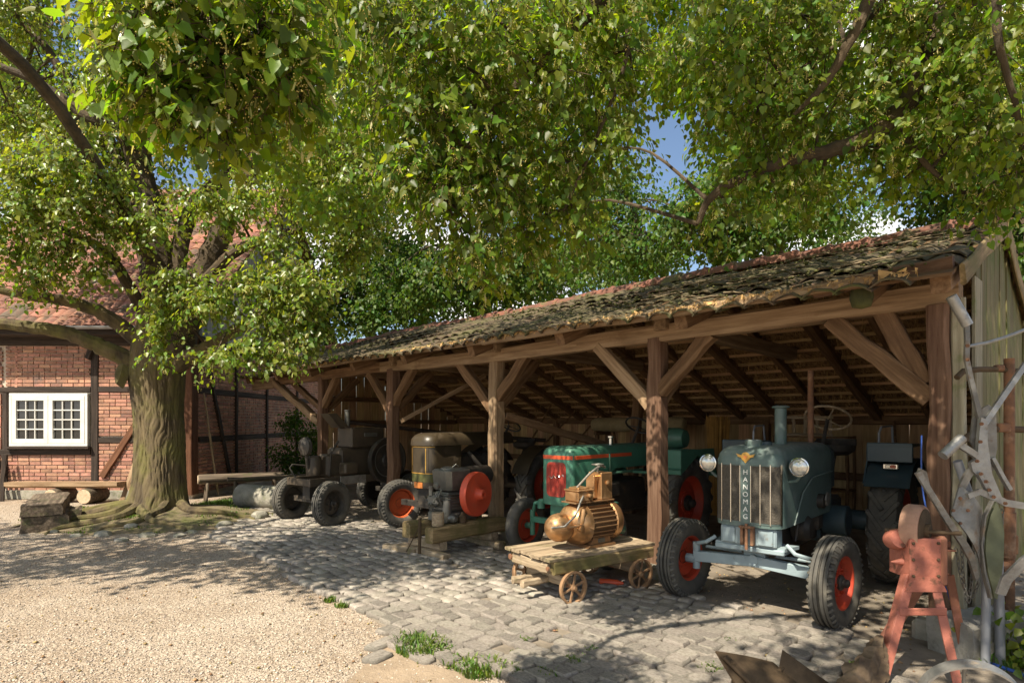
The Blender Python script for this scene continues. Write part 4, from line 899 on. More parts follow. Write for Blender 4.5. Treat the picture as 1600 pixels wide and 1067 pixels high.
# local x back along the skid, local y to the left (away from the flywheel side)
for x, zz in ((.02, .0), (1.0, .0)):
    beam('sleeper', (x, -.22, .05), (x, .75, .05), .13, .1, 'wood_grey', kd); 
beam('sleeper', (.1, -.05, .155), (.1, .62, .155), .13, .11, 'wood_grey', kd); beam('sleeper', (1.0, -.05, .155), (1.0, .62, .155), .13, .11, 'wood_grey', kd)
for y in (.02, .52): beam('skid_timber', (-.06, y, .31), (1.22, y, .31), .17, .2, 'wood_mossy', kd, rough=.012, ch=.02)
m = MB(); m.lathe([(.075, 0), (.08, .02), (.078, .17), (0, .175)], 12, T(.08, .03, .41)); m.build('wood_block', 'wood_grey', kd)
m = MB(); m.box((.52, .27, .47), (.55, .4, .13), b=.02); m.box((.5, .27, .66), (.42, .34, .28), b=.05)
for k in range(6): m.box((.5, .27, .60 + .035 * k), (.47, .40, .012), b=.003)
m.lathe([(.06, 0), (.06, .22), (0, .22)], 14, T(.3, .12, .48)); m.lathe([(.05, -.1), (.055, 0), (.03, .04), (0, .04)], 12, T(.32, .0, .47) @ rx(math.pi / 2)); m.build('crankcase', 'engine_grey', kd)
m = MB(); rings = []
for z, a, b in ((.82, .16, .15), (.90, .20, .19), (1.08, .22, .20), (1.10, .20, .18)): rings.append([(.50 + a * x, .27 + b * y, z) for x, y in ((-1, -.7), (-.7, -1), (.7, -1), (1, -.7), (1, .7), (.7, 1), (-.7, 1), (-1, .7))])
m.loft(rings); hp = m.build('water_hopper', 'engine_grey', kd); m = MB(); m.lathe([(.10, 0), (.10, .015), (.06, .03), (0, .03)], 18, T(.44, .27, 1.10)); m.tube([(.5, .25, 1.12), (.54, .22, 1.16), (.58, .22, 1.13)], .01, 6); m.build('hopper_lid', 'engine_grey', hp)
m = MB(); m.lathe([(.0, -.25), (.13, -.24), (.14, 0), (.13, .24), (0, .25)], 18, T(.95, .3, .98) @ ry(math.pi / 2)); m.box((.95, .3, .75), (.3, .2, .3), b=.02); m.build('fuel_tank', 'engine_dark', kd)
m = MB()
for k in range(7): a = k * .9; m.tube([(.25, .15 + .04 * k, .62 + .03 * math.sin(a)), (.17, .14 + .05 * k, .70 + .06 * math.cos(a)), (.24, .16 + .05 * k, .84 - .02 * k)], .012, 7)
m.lathe([(0, -.03), (.045, -.02), (.05, 0), (.045, .02), (0, .03)], 14, T(.16, .16, .90) @ ry(1.2)); m.box((.26, .3, .70), (.16, .22, .14), b=.03); m.lathe([(.03, 0), (.03, .12), (0, .12)], 10, T(.2, .33, .76)); m.build('carburettor', 'engine_grey', kd)
m = MB(); L = T(.62, -.10, .78) @ rz(.18) @ rx(math.pi / 2); m.lathe([(0, -.05), (.29, -.05), (.295, -.03), (.295, .03), (.285, .045), (.25, .04), (.12, .025), (.085, .04), (.07, .10), (.055, .13), (.03, .13), (.03, .08), (0, .08)], 48, L); m.build('flywheel', 'fly_red', kd)
m = MB(); m.tube([(.62, -.05, .78), (.62, .4, .78)], .035, 10); m.build('crankshaft', 'engine_grey', kd)
m = MB(); m.lathe([(.055, 0), (.055, .08), (.045, .09), (.03, .10), (.015, .14), (0, .14)], 14, T(.45, -.02, .41)); m.build('oil_cup', 'rust_brown', kd)
m = MB(); m.tube([(-.1, .18, .06), (-.1, .17, .5)], .022, 8); m.tube([(-.1, .17, .42), (-.16, .38, .06)], .007, 6); m.build('iron_stake', 'rust_brown', kd)
ts = thing('loose_timber', 'pale short timber offcut lying beside the timber skid', 'timber', (-1.32, 7.80, .008), KA + .25); beam('plank', (0, -.1, .05), (.0, .45, .05), .12, .09, 'wood_grey', ts)

# ---- flat trolley
CA = math.atan2(.56, .83)
ct = thing('trolley', 'low flat wooden trolley with four spoked iron wheels', 'trolley', (.36, 5.94, .03), CA)
# local x along, y to the left (far side)
def iron_wheel(parent, c, r=.15, w=.045, side=1):
    m = MB(); L = T(Vector(c)) @ rx(math.pi / 2 * (-1 if side > 0 else 1)); m.lathe([(r - .014, -w / 2), (r, -w / 2), (r, w / 2 - .006), (r + .008, w / 2 - .006), (r + .008, w / 2), (r - .014, w / 2), (r - .014, -w / 2)], 36, L); m.lathe([(.03, -w * .6), (.034, w * .5), (.02, w * .7), (.018, w * 1.0), (0, w * 1.0)], 14, L)
    for k in range(6): a = k * math.pi / 3 + .3; m.bar(L @ Vector((.025 * math.cos(a), .025 * math.sin(a), 0)), L @ Vector(((r - .01) * math.cos(a), (r - .01) * math.sin(a), 0)), .024, .014, L.to_3x3() @ Vector((0, 0, 1)), .003)
    return m.build('wheel', 'rust_wheel', parent)
for x, y in ((0, .385), (0, -.385), (.90, .385), (.90, -.385)): iron_wheel(ct, (x, y, .15), side=1 if y > 0 else -1)
for x in (0, .9): MB().tube([(x, -.42, .15), (x, .42, .15)], .016, 8).build('axle', 'rust', ct)
beam('bolster', (0, -.30, .19), (0, .30, .19), .10, .10, 'wood_grey', ct); beam('bolster', (.90, -.33, .24), (.90, .33, .24), .10, .18, 'wood_grey', ct)
m = MB(); m.lathe([(.10, 0), (.10, .03), (0, .03)], 20, T(0, 0, .245)); m.build('turntable', 'rust', ct)
for y in (-.33, .33): beam('side_beam', (-.20, y, .345), (1.12, y, .345), .07, .12, 'wood_mossy', ct, rough=.006)
beam('end_beam', (-.20, -.29, .335), (-.20, .29, .335), .07, .10, 'wood_grey', ct); beam('end_beam', (1.1, -.29, .335), (1.1, .29, .335), .07, .10, 'wood_grey', ct); beam('cross_beam', (0, -.29, .30), (0, .29, .30), .1, .06, 'wood_grey', ct)
x = -.26; ys = [-.36, -.2, -.03, .13, .27, .38]
for a, b in zip(ys, ys[1:]): beam('deck_board', (-.26 + R.uniform(-.03, .02), (a + b) / 2, .423), (1.15, (a + b) / 2, .423), b - a - .012, .032, 'wood_grey', ct, rough=.003, ch=.004)
for y in (-.06, .10): beam('drawbar_timber', (-.36, y, .17), (.03, y * .6, .17), .06, .07, 'wood_grey', ct)
m = MB(); m.lathe([(.022, 0), (.022, .015), (0, .018)], 10, T(-.235, -.31, .345) @ ry(-math.pi / 2)); m.lathe([(.03, 0), (.03, .015), (0, .018)], 10, T(-.237, .31, .345) @ ry(-math.pi / 2)); m.build('bolt_head', 'rust', ct)
# ---- motor on the trolley
mo_ = thing('electric_motor', 'bronze-painted electric motor with ribbed casing and switch boxes standing on the trolley', 'motor', ct.matrix_basis @ Vector((.10, .0, 0)) + Vector((0, 0, .44)), CA + .06)
mo_.location = Vector((.36, 5.94, .47)) + Vector((math.cos(CA), math.sin(CA), 0)) * .38 + Vector((math.sin(CA), -math.cos(CA), 0)) * .04
Lx = ry(math.pi / 2); cz = .235
m = MB(); m.lathe([(0, -.20), (.11, -.195), (.165, -.16), (.205, -.10), (.215, -.04), (.215, .0), (.205, .01)], 36, T(0, 0, cz) @ Lx); eb = m.build('end_bell', 'bronze', mo_)
m = MB(); m.lathe([(0, -.155), (.06, -.15), (.105, -.115), (.135, -.06), (.145, .0), (.14, .05), (.11, .11), (.07, .14)], 32, T(-.26, .02, cz - .02) @ Lx); m.lathe([(.146, -.012), (.150, -.008), (.150, .008), (.146, .012)], 32, T(-.26, .02, cz - .02)); m.build('starter_dome', 'bronze', mo_)
m = MB(); m.tube([(-.27, -.13, cz + .0), (-.14, -.17, cz + .02), (-.02, -.215, cz - .03)], .014, 8); m.lathe([(.035, 0), (.035, .05), (0, .055)], 12, T(-.14, -.14, cz - .02) @ rx(math.pi / 2)); m.tube([(-.10, -.16, cz + .17), (-.13, -.17, cz + .06), (-.12, -.15, cz - .06)], .022, 10); m.build('brush_bracket', 'bronze', mo_)
m = MB(); m.lathe([(.18, 0), (.18, .36), (0, .36)], 32, T(0, 0, cz) @ Lx)
for k in range(26): a = k * 2 * math.pi / 26; m.box((.18, 0, .192), (.35, .014, .034), T(0, 0, cz) @ rx(a), .003)
m.build('ribbed_casing', 'bronze_dark', mo_)
m = MB(); m.lathe([(.2, -.01), (.215, .0), (.215, .06), (.19, .11), (.12, .15), (0, .155)], 32, T(.35, 0, cz) @ Lx); m.build('rear_bell', 'bronze', mo_)
m = MB(); m.prism([(-.02, .03), (.34, .03), (.36, .0), (-.04, .0)], -.17, .17, rx(math.pi / 2)); m.prism([(.02, .03), (.3, .03), (.28, .10), (.04, .10)], -.15, .15, rx(math.pi / 2)); ft = m.build('foot', 'bronze_dark', mo_); m = MB(); m.box((.16, -.154, .065), (.09, .01, .045), b=.002); m.build('rating_plate', 'engine_grey', ft)
m = MB(); m.box((.12, .0, cz + .222), (.56, .22, .014), b=.003); m.build('mounting_plate', 'bronze_dark', mo_)
m = MB(); m.box((-.02, -.01, cz + .285), (.22, .2, .11), b=.012); m.box((-.02, -.01, cz + .345), (.235, .215, .018), b=.006); m.box((-.02, -.01, cz + .362), (.17, .15, .025), b=.01); tbx = m.build('terminal_box', 'bronze', mo_); m = MB(); m.lathe([(.02, 0), (.02, .03), (0, .035)], 10, T(.02, -.11, cz + .29) @ rx(math.pi / 2)); m.build('cable_gland', 'bronze', tbx)
m = MB(); m.box((.30, -.0, cz + .37), (.17, .19, .28), b=.008); m.box((.19, .02, cz + .36), (.06, .12, .24), b=.01); sb = m.build('switch_box', 'bronze', mo_); m = MB(); m.lathe([(.028, 0), (.028, .012), (.012, .02), (0, .022)], 14, T(.31, -.095, cz + .40) @ rx(math.pi / 2)); m.build('rotary_knob', 'bronze', sb)
m = MB(); m.lathe([(.012, 0), (.012, .08), (.0, .08)], 8, T(.26, 0, cz + .51)); m.tube([Vector((.26 + .06 * math.cos(k * .449), .06 * math.sin(k * .449), cz + .59)) for k in range(14)], .008, 6, closed=True); m.bar((.2, 0, cz + .59), (.32, 0, cz + .59), .012, .01); m.build('hand_wheel', 'engine_grey', sb)
m = MB(); m.tube([(-.42, -.04, cz + .0), (-.34, -.14, cz + .02), (-.22, -.17, cz + .12), (-.12, -.14, cz + .25), (-.06, -.11, cz + .29)], .011, 8); m.tube([(-.06, -.02, cz + .37), (.06, -.07, cz + .50), (.16, -.08, cz + .56), (.30, -.02, cz + .58), (.42, .05, cz + .55)], .012, 8); m.build('armoured_cable', 'plough_grey', mo_)
m = MB(); m.lathe([(.055, -.06), (.055, .06), (0, .06), ], 16, T(.52, -.05, .12) @ Lx); m.build('drive_pulley', 'green_dark', mo_)

m = MB(); q = gp(955, 918); L = T(q.x, q.y, .06) @ rz(-.35) @ ry(math.pi / 2); m.lathe([(0, -.12), (.03, -.12), (.033, .06), (.012, .13), (0, .13)], 12, L); tag(m.build('red_cone', 'stripe_red'), 'small red pointed metal piece lying on the cobbles under the trolley', 'cone')
# ------------------------------------------------------------------ things in front of the house
bn = thing('plank_bench', 'pale thick plank bench on two short logs against the brick house', 'bench', (-10.3, 12.78, 0))
a, b = at(15, 0, 12.78).x + 10.3, at(187, 0, 12.72).x + 10.3
m = MB(); L = b - a; rings = []
for k in range(9):
    u = a + L * k / 8; w = .19 - .04 * abs(k - 4) / 4; j = lambda: R.uniform(-.008, .008)
    rings.append([(u, -w + j(), .37 + j()), (u + (.06 if k == 8 else 0), -w * .6, .33 + j()), (u, w, .35), (u, w, .45), (u, -w, .452 + j())])
m.loft(rings); m.build('seat_plank', 'oak_pale', bn, smooth=30)
for px in (92, 143): 
    x = at(px, 0, 12.8).x + 10.3; m = MB(); m.lathe([(0, -.30), (.15, -.30), (.165, -.27), (.165, .27), (.15, .30), (0, .30)], 14, T(x + .05, .02, .165) @ rx(math.pi / 2)); lg = m.build('log_foot', 'wood_old', bn); m = MB(); m.lathe([(.15, 0), (.145, .006), (0, .008)], 14, T(x + .05, -.281, .165) @ rx(math.pi / 2)); m.build('cut_end', 'log_end', lg)
blk = thing('slab_bench', 'weathered dark stone slab bench resting on blocks beside the tree', 'bench', (-7.42, 9.4, 0), math.radians(124))
def rough_box(c, d, seed, amp=.02, n=4):
    rnd = random.Random(seed); m = MB(); rings = []
    for k in range(n + 1):
        u = -d[0] / 2 + d[0] * k / n; rr = []
        for y, z in ((-1, -1), (-.3, -1.02), (.3, -1.), (1, -1), (1.02, 0), (1, .86), (.86, 1), (.2, .97), (-.4, 1.03), (-.88, 1), (-1, .85), (-1.02, 0)): rr.append((c[0] + u + rnd.uniform(-amp, amp), c[1] + y * d[1] / 2 + rnd.uniform(-amp, amp), c[2] + z * d[2] / 2 + rnd.uniform(-amp, amp) * (z > -.9)))
        rings.append(rr)
    return m.loft(rings)
rough_box((.42, -.03, .13), (.85, .60, .26), 1).build('base_block', 'wood_old', blk, smooth=30); rough_box((1.75, .0, .13), (.5, .5, .26), 2).build('base_block', 'wood_old', blk, smooth=30)
rough_box((.95, .0, .345), (1.95, .52, .17), 3, .018, 7).build('top_slab', 'wood_old', blk, smooth=30); rough_box((.7, -.40, .14), (.6, .16, .27), 4).build('side_block', 'wood_old', blk, smooth=30)
lb = thing('log_bench', 'dark half-log bench on splayed legs beside the gable wall', 'bench', (-6.72, 12.75, 0), math.atan2(.9, 1.55))
m = MB(); m.lathe([(0, 0), (.12, .0), (.135, .02), (.13, .9), (.12, 1.72), (0, 1.72)], 14, T(0, 0, .50) @ ry(math.pi / 2) @ Matrix.Diagonal((.8, 1.1, 1, 1))); lgo = m.build('log_seat', 'wood_old', lb)
m = MB(); m.lathe([(.118, 0), (.11, .008), (0, .01)], 14, T(-.004, 0, .50) @ ry(-math.pi / 2) @ Matrix.Diagonal((.8, 1.1, 1, 1))); m.build('cut_end', 'log_end', lgo)
for x, y in ((.18, .1), (.18, -.1), (1.5, .1), (1.5, -.1)): beam('leg', (x, y, .45), (x + (.12 if x > 1 else -.05), y * 2.4, 0.), .055, .055, 'wood_old', lb)
l2 = thing('low_bench', 'low worn plank bench behind the stone roller', 'bench', (-5.95, 12.45, 0), math.atan2(.75, 1.3))
beam('seat_plank', (0, 0, .52), (1.7, 0, .55), .26, .07, 'wood_old', l2, rough=.012); 
for x in (.15, 1.5):
    for y in (-.1, .1): beam('leg', (x, y, .5), (x, y * 1.5, .0), .06, .06, 'wood_old', l2)
m = MB(); L = frame((-5.52, 12.12, .24), (-4.28, 11.62, .235)) @ ry(math.pi / 2); m.lathe([(0, 0), (.20, 0), (.235, .02), (.24, .05), (.238, .65), (.242, 1.28), (.235, 1.32), (.1, 1.33), (0, 1.33)], 28, L)
tag(m.build('stone_roller', 'stone'), 'pale stone garden roller lying on its side by the wheeled engine', 'roller')
def rock(px, py, s, seed, label, zs=.7, grp=None):
    q = gp(px, py); rnd = random.Random(seed); m = MB(); rings = []
    for z, r_ in ((-.3, .9), (.1, 1.05), (.55, 1.), (.9, .7), (1.0, .35)): rings.append([(s * r_ * math.cos(k * .785) * rnd.uniform(.85, 1.15), s * .8 * r_ * math.sin(k * .785) * rnd.uniform(.85, 1.15), s * zs * z) for k in range(8)])
    m.loft(rings); o = m.build('field_stone', 'stone', smooth=35, loc=(q.x, q.y, max(0, mh(q.x, q.y)))); o.rotation_euler[2] = rnd.uniform(0, 6); return tag(o, label, 'stone', grp)
rock(406, 812, .17, 1, 'brown rounded field stone in front of the stone roller'); rock(351, 824, .12, 2, 'squarish grey stone at the right edge of the mossy mound', .8)
for i, (px, py, s) in enumerate(((120, 838, .09), (160, 836, .14), (205, 828, .11), (230, 838, .13), (280, 838, .1), (85, 832, .07), (190, 845, .10), (300, 832, .09))): rock(px, py, s, 10 + i, 'small low stone half sunk among the roots of the old tree', .5, 'stones among the tree roots')
# dark slat fence leaning at the left edge
fe = thing('picket_stack', 'stack of dark weathered fence pickets leaning on the brick wall', 'pickets', (-11.35, 13.1, 0))
for k in range(5): beam('picket', (-.35 + .14 * k, -.12 - .02 * (k % 2), .0), (-.38 + .12 * k, .1 - .03 * (k % 2), .95 + .06 * (k % 3)), .10, .03, 'timber_dark', fe)
p0 = gp(199, 792); beam_o = beam('leaning_plank', (at(196, 0, 12.9).x, 12.75, .0), (at(205, 0, 12.9).x, 13.28, 1.28), .12, .03, 'oak_pale'); tag(beam_o, 'narrow pale plank leaning upright on the brick wall behind the tree', 'plank')

# ------------------------------------------------------------------ stored inside the shed
sb_ = thing('straw_bundle', 'upright bundle of golden straw behind the green tractor', 'straw', sw(1.05, 4.6), SA); V = []; F = []
for _ in range(420):
    a = R.uniform(0, 6.28); r_ = .16 * math.sqrt(R.random()); x, y = r_ * math.cos(a), r_ * math.sin(a); k = len(V); w = .004; f = 1.2 + R.uniform(-.1, .3); hh = 1.72 + R.uniform(-.12, .14)
    V += [(x * .8 - w, y * .8, 0), (x * .8 + w, y * .8, 0), (x * f + w, y * f, hh), (x * f - w, y * f, hh)]; F.append((k, k + 1, k + 2, k + 3))
o = ob('stalks', np_mesh('stalks', V, F, 'straw_gold'), sb_); o['kind'] = 'stuff'
m = MB(); m.tube([(.165 * math.cos(k * .524), .165 * math.sin(k * .524), .9) for k in range(12)], .012, 6, closed=True); m.build('binding', 'twig_dry', sb_)
m = MB(); L = frame(sw(-1.9, 4.6, 1.67), sw(.3, 4.75, 1.70)) @ ry(math.pi / 2); m.lathe([(0, 0), (.12, .01), (.15, .08), (.16, .6), (.145, 1.1), (.16, 1.6), (.14, 2.1), (.1, 2.18), (0, 2.2)], 20, L)
rl = m.build('rolled_canvas', 'sack'); tag(rl, 'long beige rolled canvas lying on a rack behind the brown tractor', 'canvas roll')
rk = thing('storage_rack', 'rough timber rack carrying the rolled canvas at the back of the shed', 'rack', sw(-1.8, 4.6), SA)
for t in (.15, 1.95):
    for d in (-.18, .18): beam('leg', (t, d, 0), (t, d, 1.5), .08, .08, 'oak', rk, up=(0, 1, 0))
    beam('bearer', (t, -.26, 1.50), (t, .26, 1.50), .08, .08, 'oak', rk)
for i, (t, d, t2, d2, z2) in enumerate(((-4.6, 4.2, -3.2, 5.5, 2.0), (-4.3, 4.0, -3.9, 5.4, 2.2), (-3.3, 3.9, -2.5, 5.6, 1.9), (-1.2, 4.9, -2.2, 5.5, 2.3), (3.9, 5.1, 3.6, 5.8, 1.75))):
    m = MB(); a, b = sw(t, d, .01), sw(t2, d2, z2); m.tube([a, a.lerp(b, .5) + Vector((0, 0, -.03)), b], [.028, .025, .02], 8); tag(m.build('long_pole', 'oak'), 'thin dark wooden pole leaning against the back boards of the shed', 'pole', 'poles leaning in the shed')
m = MB(); a, b = sw(-7.9, 1.9, 1.72), sw(-4.2, 5.5, 1.25); m.tube([a, a.lerp(b, .5) + Vector((0, 0, -.05)), b], .05, 10); tag(m.build('long_shaft', 'timber_dark'), 'long dark wagon shaft hung aslant across the last bay', 'shaft')
cr = thing('wooden_crate', 'open slatted crate standing on shelf boards behind the green tractor', 'crate', sw(2.4, 5.2), SA)
for z in (0., .9): beam('shelf_board', (-.5, 0, z + .58), (.75, 0, z + .58), .4, .03, 'oak', cr)
for x in (-.48, .72):
    for y in (-.17, .17): beam('leg', (x, y, 0), (x, y, 1.5), .05, .05, 'oak', cr, up=(0, 1, 0))
for k in range(5): beam('slat', (-.35 + .2 * k, -.15, 1.5), (-.35 + .2 * k, -.15, 1.82), .06, .02, 'wood_grey', cr, up=(0, 1, 0))
for z in (1.52, 1.82): beam('slat', (-.4, -.17, z), (.5, -.17, z), .02, .05, 'wood_grey', cr)
# shrub between house and shed
def heart(n=8):
    v = [(0, 0, 0), (-.30, -.07, .10), (-.47, .22, .12), (-.30, .62, .07), (0, 1.02, -.04), (.30, .62, .07), (.47, .22, .12), (.30, -.07, .10), (0, .45, 0)]
    return np.array(v, float), np.array([(0, 8, 1), (1, 8, 2), (2, 8, 3), (3, 8, 4), (4, 8, 5), (5, 8, 6), (6, 8, 7), (7, 8, 0)])
def kite():
    v = [(0, 0, 0), (-.42, .30, .10), (-.26, .70, .06), (0, 1, -.06), (.26, .70, .06), (.42, .30, .10)]
    return np.array(v, float), np.array([(0, 3, 2), (0, 2, 1), (0, 4, 3), (0, 5, 4)])
def leaves(P, D, N, S, tmpl, curl=1.):
    """one leaf at each point: D tip direction, N rough normal"""
    v, f = tmpl; n = len(P); D = D / np.linalg.norm(D, axis=1, keepdims=True); X = np.cross(D, N); X /= np.linalg.norm(X, axis=1, keepdims=True) + 1e-9; Nn = np.cross(X, D)
    wv = NR.uniform(.8, 1.1, n)
    V = P[:, None] + S[:, None, None] * (v[None, :, :1] * wv[:, None, None] * X[:, None] + v[None, :, 1:2] * D[:, None] + v[None, :, 2:3] * Nn[:, None] * curl)
    F = (f[None] + len(v) * np.arange(n)[:, None, None]).reshape(-1, 3); return V.reshape(-1, 3), F
SUNV = np.array(sdir)      # leaves turn to the light
def sprays(C, RAD, nsp, nl, size, step, out_c=None, droop=.5, twig=None):
    """nsp twigs in an ellipsoid, each with nl alternate leaves; returns P, D, N, S"""
    C = np.array(C, float); RAD = np.array(RAD, float)
    d = NR.normal(size=(nsp, 3)); d /= np.linalg.norm(d, axis=1, keepdims=True); r = NR.random(nsp) ** .45
    st = C + d * RAD * r[:, None]
    o = d * .9 + NR.normal(scale=.55, size=(nsp, 3)) + np.array([0, 0, -droop]); o /= np.linalg.norm(o, axis=1, keepdims=True)
    side = np.cross(o, np.array([0, 0, 1.])); side /= np.linalg.norm(side, axis=1, keepdims=True) + 1e-6
    up = np.cross(side, o)
    P = []; D = []; N = []
    for k in range(nl):
        t = (k - nl * .35) * step; sg = 1 if k % 2 else -1; dr = -droop * .10 * k * step / .07 * .35
        P.append(st + o * t + side * sg * step * .15 + np.array([0, 0, 1.]) * dr * step * 2)
        D.append(o * .35 + side * sg * .6 + np.array([0, 0, -.75]) + NR.normal(scale=.32, size=(nsp, 3))); N.append(up * .45 + d * np.array([.7, .7, .2]) + SUNV * .75 + NR.normal(scale=.45, size=(nsp, 3)))
    if twig is not None:
        for i in range(nsp):
            twig.append((st[i] - o[i] * step * nl * .4, st[i] + o[i] * step * nl * .62 + np.array([0, 0, -.05 * step * nl])))
    P = np.concatenate(P); D = np.concatenate(D); N = np.concatenate(N); return P, D, N, NR.uniform(.5, 1.25, len(P)) * size
def shrub(name, label, cat, spots, size, matn='leaf_lime', loc=(0, 0, 0), grp=None):
    t = thing(name, label, cat, loc, group=grp); VV = []; FF = []; n = 0; st = MB()
    for (x, y, z, rx_, rz_, ns) in spots:
        v, f = leaves(*sprays((x, y, z), (rx_, rx_, rz_), ns, 7, size, size * .8, droop=.2), kite()); VV.append(v); FF.append(f + n); n += len(v)
        st.tube([(x * .2, y * .2, 0), (x * .6, y * .6, z * .6), (x, y, z + rz_ * .5)], [.02, .014, .006], 6)
    o = ob('foliage', np_mesh('foliage', np.concatenate(VV), np.concatenate(FF), matn), t); st.build('stem', 'twig', t); return t
shrub('leafy_shrub', 'leafy green shrub growing in the gap between brick house and shed', 'shrub', [(0, 0, .5, .55, .5, 130), (.3, .3, 1.2, .5, .5, 120), (-.2, .2, 1.7, .4, .4, 90), (.5, -.1, .5, .4, .4, 80), (-.5, .2, .8, .4, .5, 80), (.7, .6, 1.7, .4, .4, 60)], .085, 'leaf_back', loc=(-5.95, 16.6, 0))
shrub('leafy_shrub', 'low green weeds growing at the foot of the shed end wall', 'weeds', [(0, 0, .18, .25, .2, 30), (.35, .3, .22, .25, .25, 35), (-.2, .4, .15, .2, .18, 25)], .075, 'leaf_lime', loc=(3.78, 4.05, 0))
shrub('leafy_shrub', 'broad-leaved green plant beside the grey roller drum', 'weeds', [(0, 0, .3, .22, .3, 34), (.3, .1, .5, .25, .35, 34)], .09, 'leaf_lime', loc=(4.35, 4.45, 0))

def curve_(pts, n=6):
    P = [Vector(p) for p in pts]; out = []
    for i in range(len(P) - 1):
        a = P[max(i - 1, 0)]; b = P[i]; c = P[i + 1]; d = P[min(i + 2, len(P) - 1)]
        for k in range(n):
            t = k / n; out.append(.5 * ((2 * b) + (c - a) * t + (2 * a - 5 * b + 4 * c - d) * t * t + (3 * b - a - 3 * c + d) * t ** 3))
    return out + [P[-1]]
# ------------------------------------------------------------------ iron things at the right
# plinth block
rough_box((0, 0, .14), (.6, .34, .28), 9, .012).build('concrete_block', 'concrete', smooth=30); o = bpy.data.objects['concrete_block']; o.location = (3.52, 4.50, .008); o.rotation_euler[2] = .3; tag(o, 'rough grey concrete block at the foot of the shed end wall', 'block')
# grinder on its stand
gd = thing('bench_grinder', 'pink-painted grindstone on four-legged iron stand', 'grinder', (2.80, 4.13, .008))
o3 = Vector((2.80, 4.13, 0)); top = [at(1424, 905, 4.02) - o3, at(1458, 905, 4.02) - o3, at(1444, 915, 4.28) - o3, at(1484, 905, 4.28) - o3]
ft_ = [Vector((2.38, 3.84, 0)) - o3, Vector((2.90, 3.86, 0)) - o3, Vector((2.72, 4.42, 0)) - o3, Vector((3.32, 4.36, 0)) - o3]
for k in range(4):
    m = MB(); m.bar(ft_[k], top[k] + Vector((0, 0, .02)), .06, .012, (0, -1, 0), .002); m.bar(ft_[k] + Vector((.028 if k % 2 else -.028, .03, 0)), top[k] + Vector((.028 if k % 2 else -.028, .03, .02)), .012, .06, (0, -1, 0), .002); m.build('leg', 'pink_paint' if k < 2 else 'pink_rust', gd)
zc = .70; m = MB(); m.bar(ft_[0].lerp(top[0], .70) + Vector((-.03, -.015, 0)), ft_[1].lerp(top[1], .70) + Vector((.03, -.015, 0)), .012, .05); m.build('cross_bar', 'pink_paint', gd)
m = MB(); m.prism([(top[0].x - .09, .60), (top[1].x + .10, .60), (top[1].x + .03, .68), (top[0].x - .03, .68)], -.008, .008, T(0, -.13, 0) @ rx(math.pi / 2)) if False else None
m = MB(); m.box((top[0].x + .075, -.02, .815), (.20, .22, .27), b=.006); m.box((top[0].x + .075, -.135, .815), (.21, .012, .28), b=.003); hs = m.build('housing', 'pink_paint', gd)
m = MB(); m.box((top[0].x + .20, .0, .80), (.06, .30, .34), b=.02); m.build('side_plate', 'pink_rust', gd)
m = MB(); L = T(top[0].x + .10, .0, .99) @ rz(-.86) @ ry(math.pi / 2); m.lathe([(0, -.055), (.165, -.055), (.175, -.04), (.175, .04), (.165, .055), (0, .055)], 36, L); gs = m.build('grindstone', 'grindstone', gd); m = MB(); m.lathe([(.15, .056), (.15, .060), (.05, .064), (.05, .09), (0, .09)], 28, L); m.build('stone_flange', 'rust_brown', gs)
m = MB()
for dx in (-.07, .07):
    for dz in (-.11, 0., .11): m.lathe([(.011, 0), (.011, .008), (.005, .014), (0, .014)], 6, T(top[0].x + .075 + dx * 1.2, -.141, .815 + dz) @ rx(math.pi / 2))
m.build('bolt_heads', 'rust_brown', hs)['kind'] = 'stuff'
m = MB(); m.tube([(top[0].x - .10, .02, .985), (top[0].x + .30, -.16, .995)], .014, 10); m.build('shaft', 'rust_brown', gd)
m = MB(); m.prism([(top[0].x - .07, .60), (top[1].x + .07, .60), (top[1].x + .02, .70), (top[0].x - .02, .70)], .0, .01, T(0, -.135, 0) @ rx(math.pi / 2)); m.build('gusset_plate', 'pink_paint', gd)
m = MB(); m.lathe([(0, -.05), (.06, -.05), (.068, -.03), (.068, .03), (.06, .05), (0, .05)], 22, T(top[0].x - .055, -.03, .93) @ rx(1.3)); m.build('motor_can', 'pink_paint', gd)
m = MB(); m.lathe([(.03, 0), (.004, .09), (0, .09)], 10, T(top[0].x - .01, -.05, .78) @ ry(-math.pi / 2)); m.build('spout', 'pink_paint', gd); m = MB(); m.box((top[0].x + .26, -.03, .86), (.14, .1, .012)); m.box((top[0].x + .30, .0, .89), (.06, .06, .05)); m.build('tool_rest', 'pink_rust', gd)
m = MB(); m.tube(curve_([at(1440, 680, 4.62), at(1441, 760, 4.6), at(1458, 840, 4.5), at(1474, 905, 4.4), at(1488, 945, 4.42), (3.34, 4.40, .16), (3.36, 4.36, .03), (3.45, 4.2, .012), (3.6, 4.05, .012)]), .0055, 8); tag(m.build('power_cable', 'blue_cable'), 'blue power cable hanging from the corner post behind the grinder', 'cable')
m = MB(); pts = [(3.38, 4.36, .02), (3.42, 4.05, .05), (3.50, 3.86, .03), (3.58, 3.9, .10), (3.66, 4.05, .28), (3.78, 4.15, .36), (3.95, 4.2, .34), (4.0, 4.05, .16), (3.8, 3.95, .06), (3.6, 3.78, .05), (3.5, 3.6, .02), (3.5, 3.3, .02)]
fine = []
for i in range(len(pts) - 1):
    for k in range(5): fine.append(Vector(pts[i]).lerp(Vector(pts[i + 1]), k / 5))
fine = [fine[0]] + [(fine[i - 1] + fine[i] * 2 + fine[i + 1]) / 4 for i in range(1, len(fine) - 1)] + [fine[-1]]
m.tube(fine, .012, 8); tag(m.build('blue_hose', 'blue_cable'), 'bright blue hose looping over the ground beside the roller drum', 'hose')
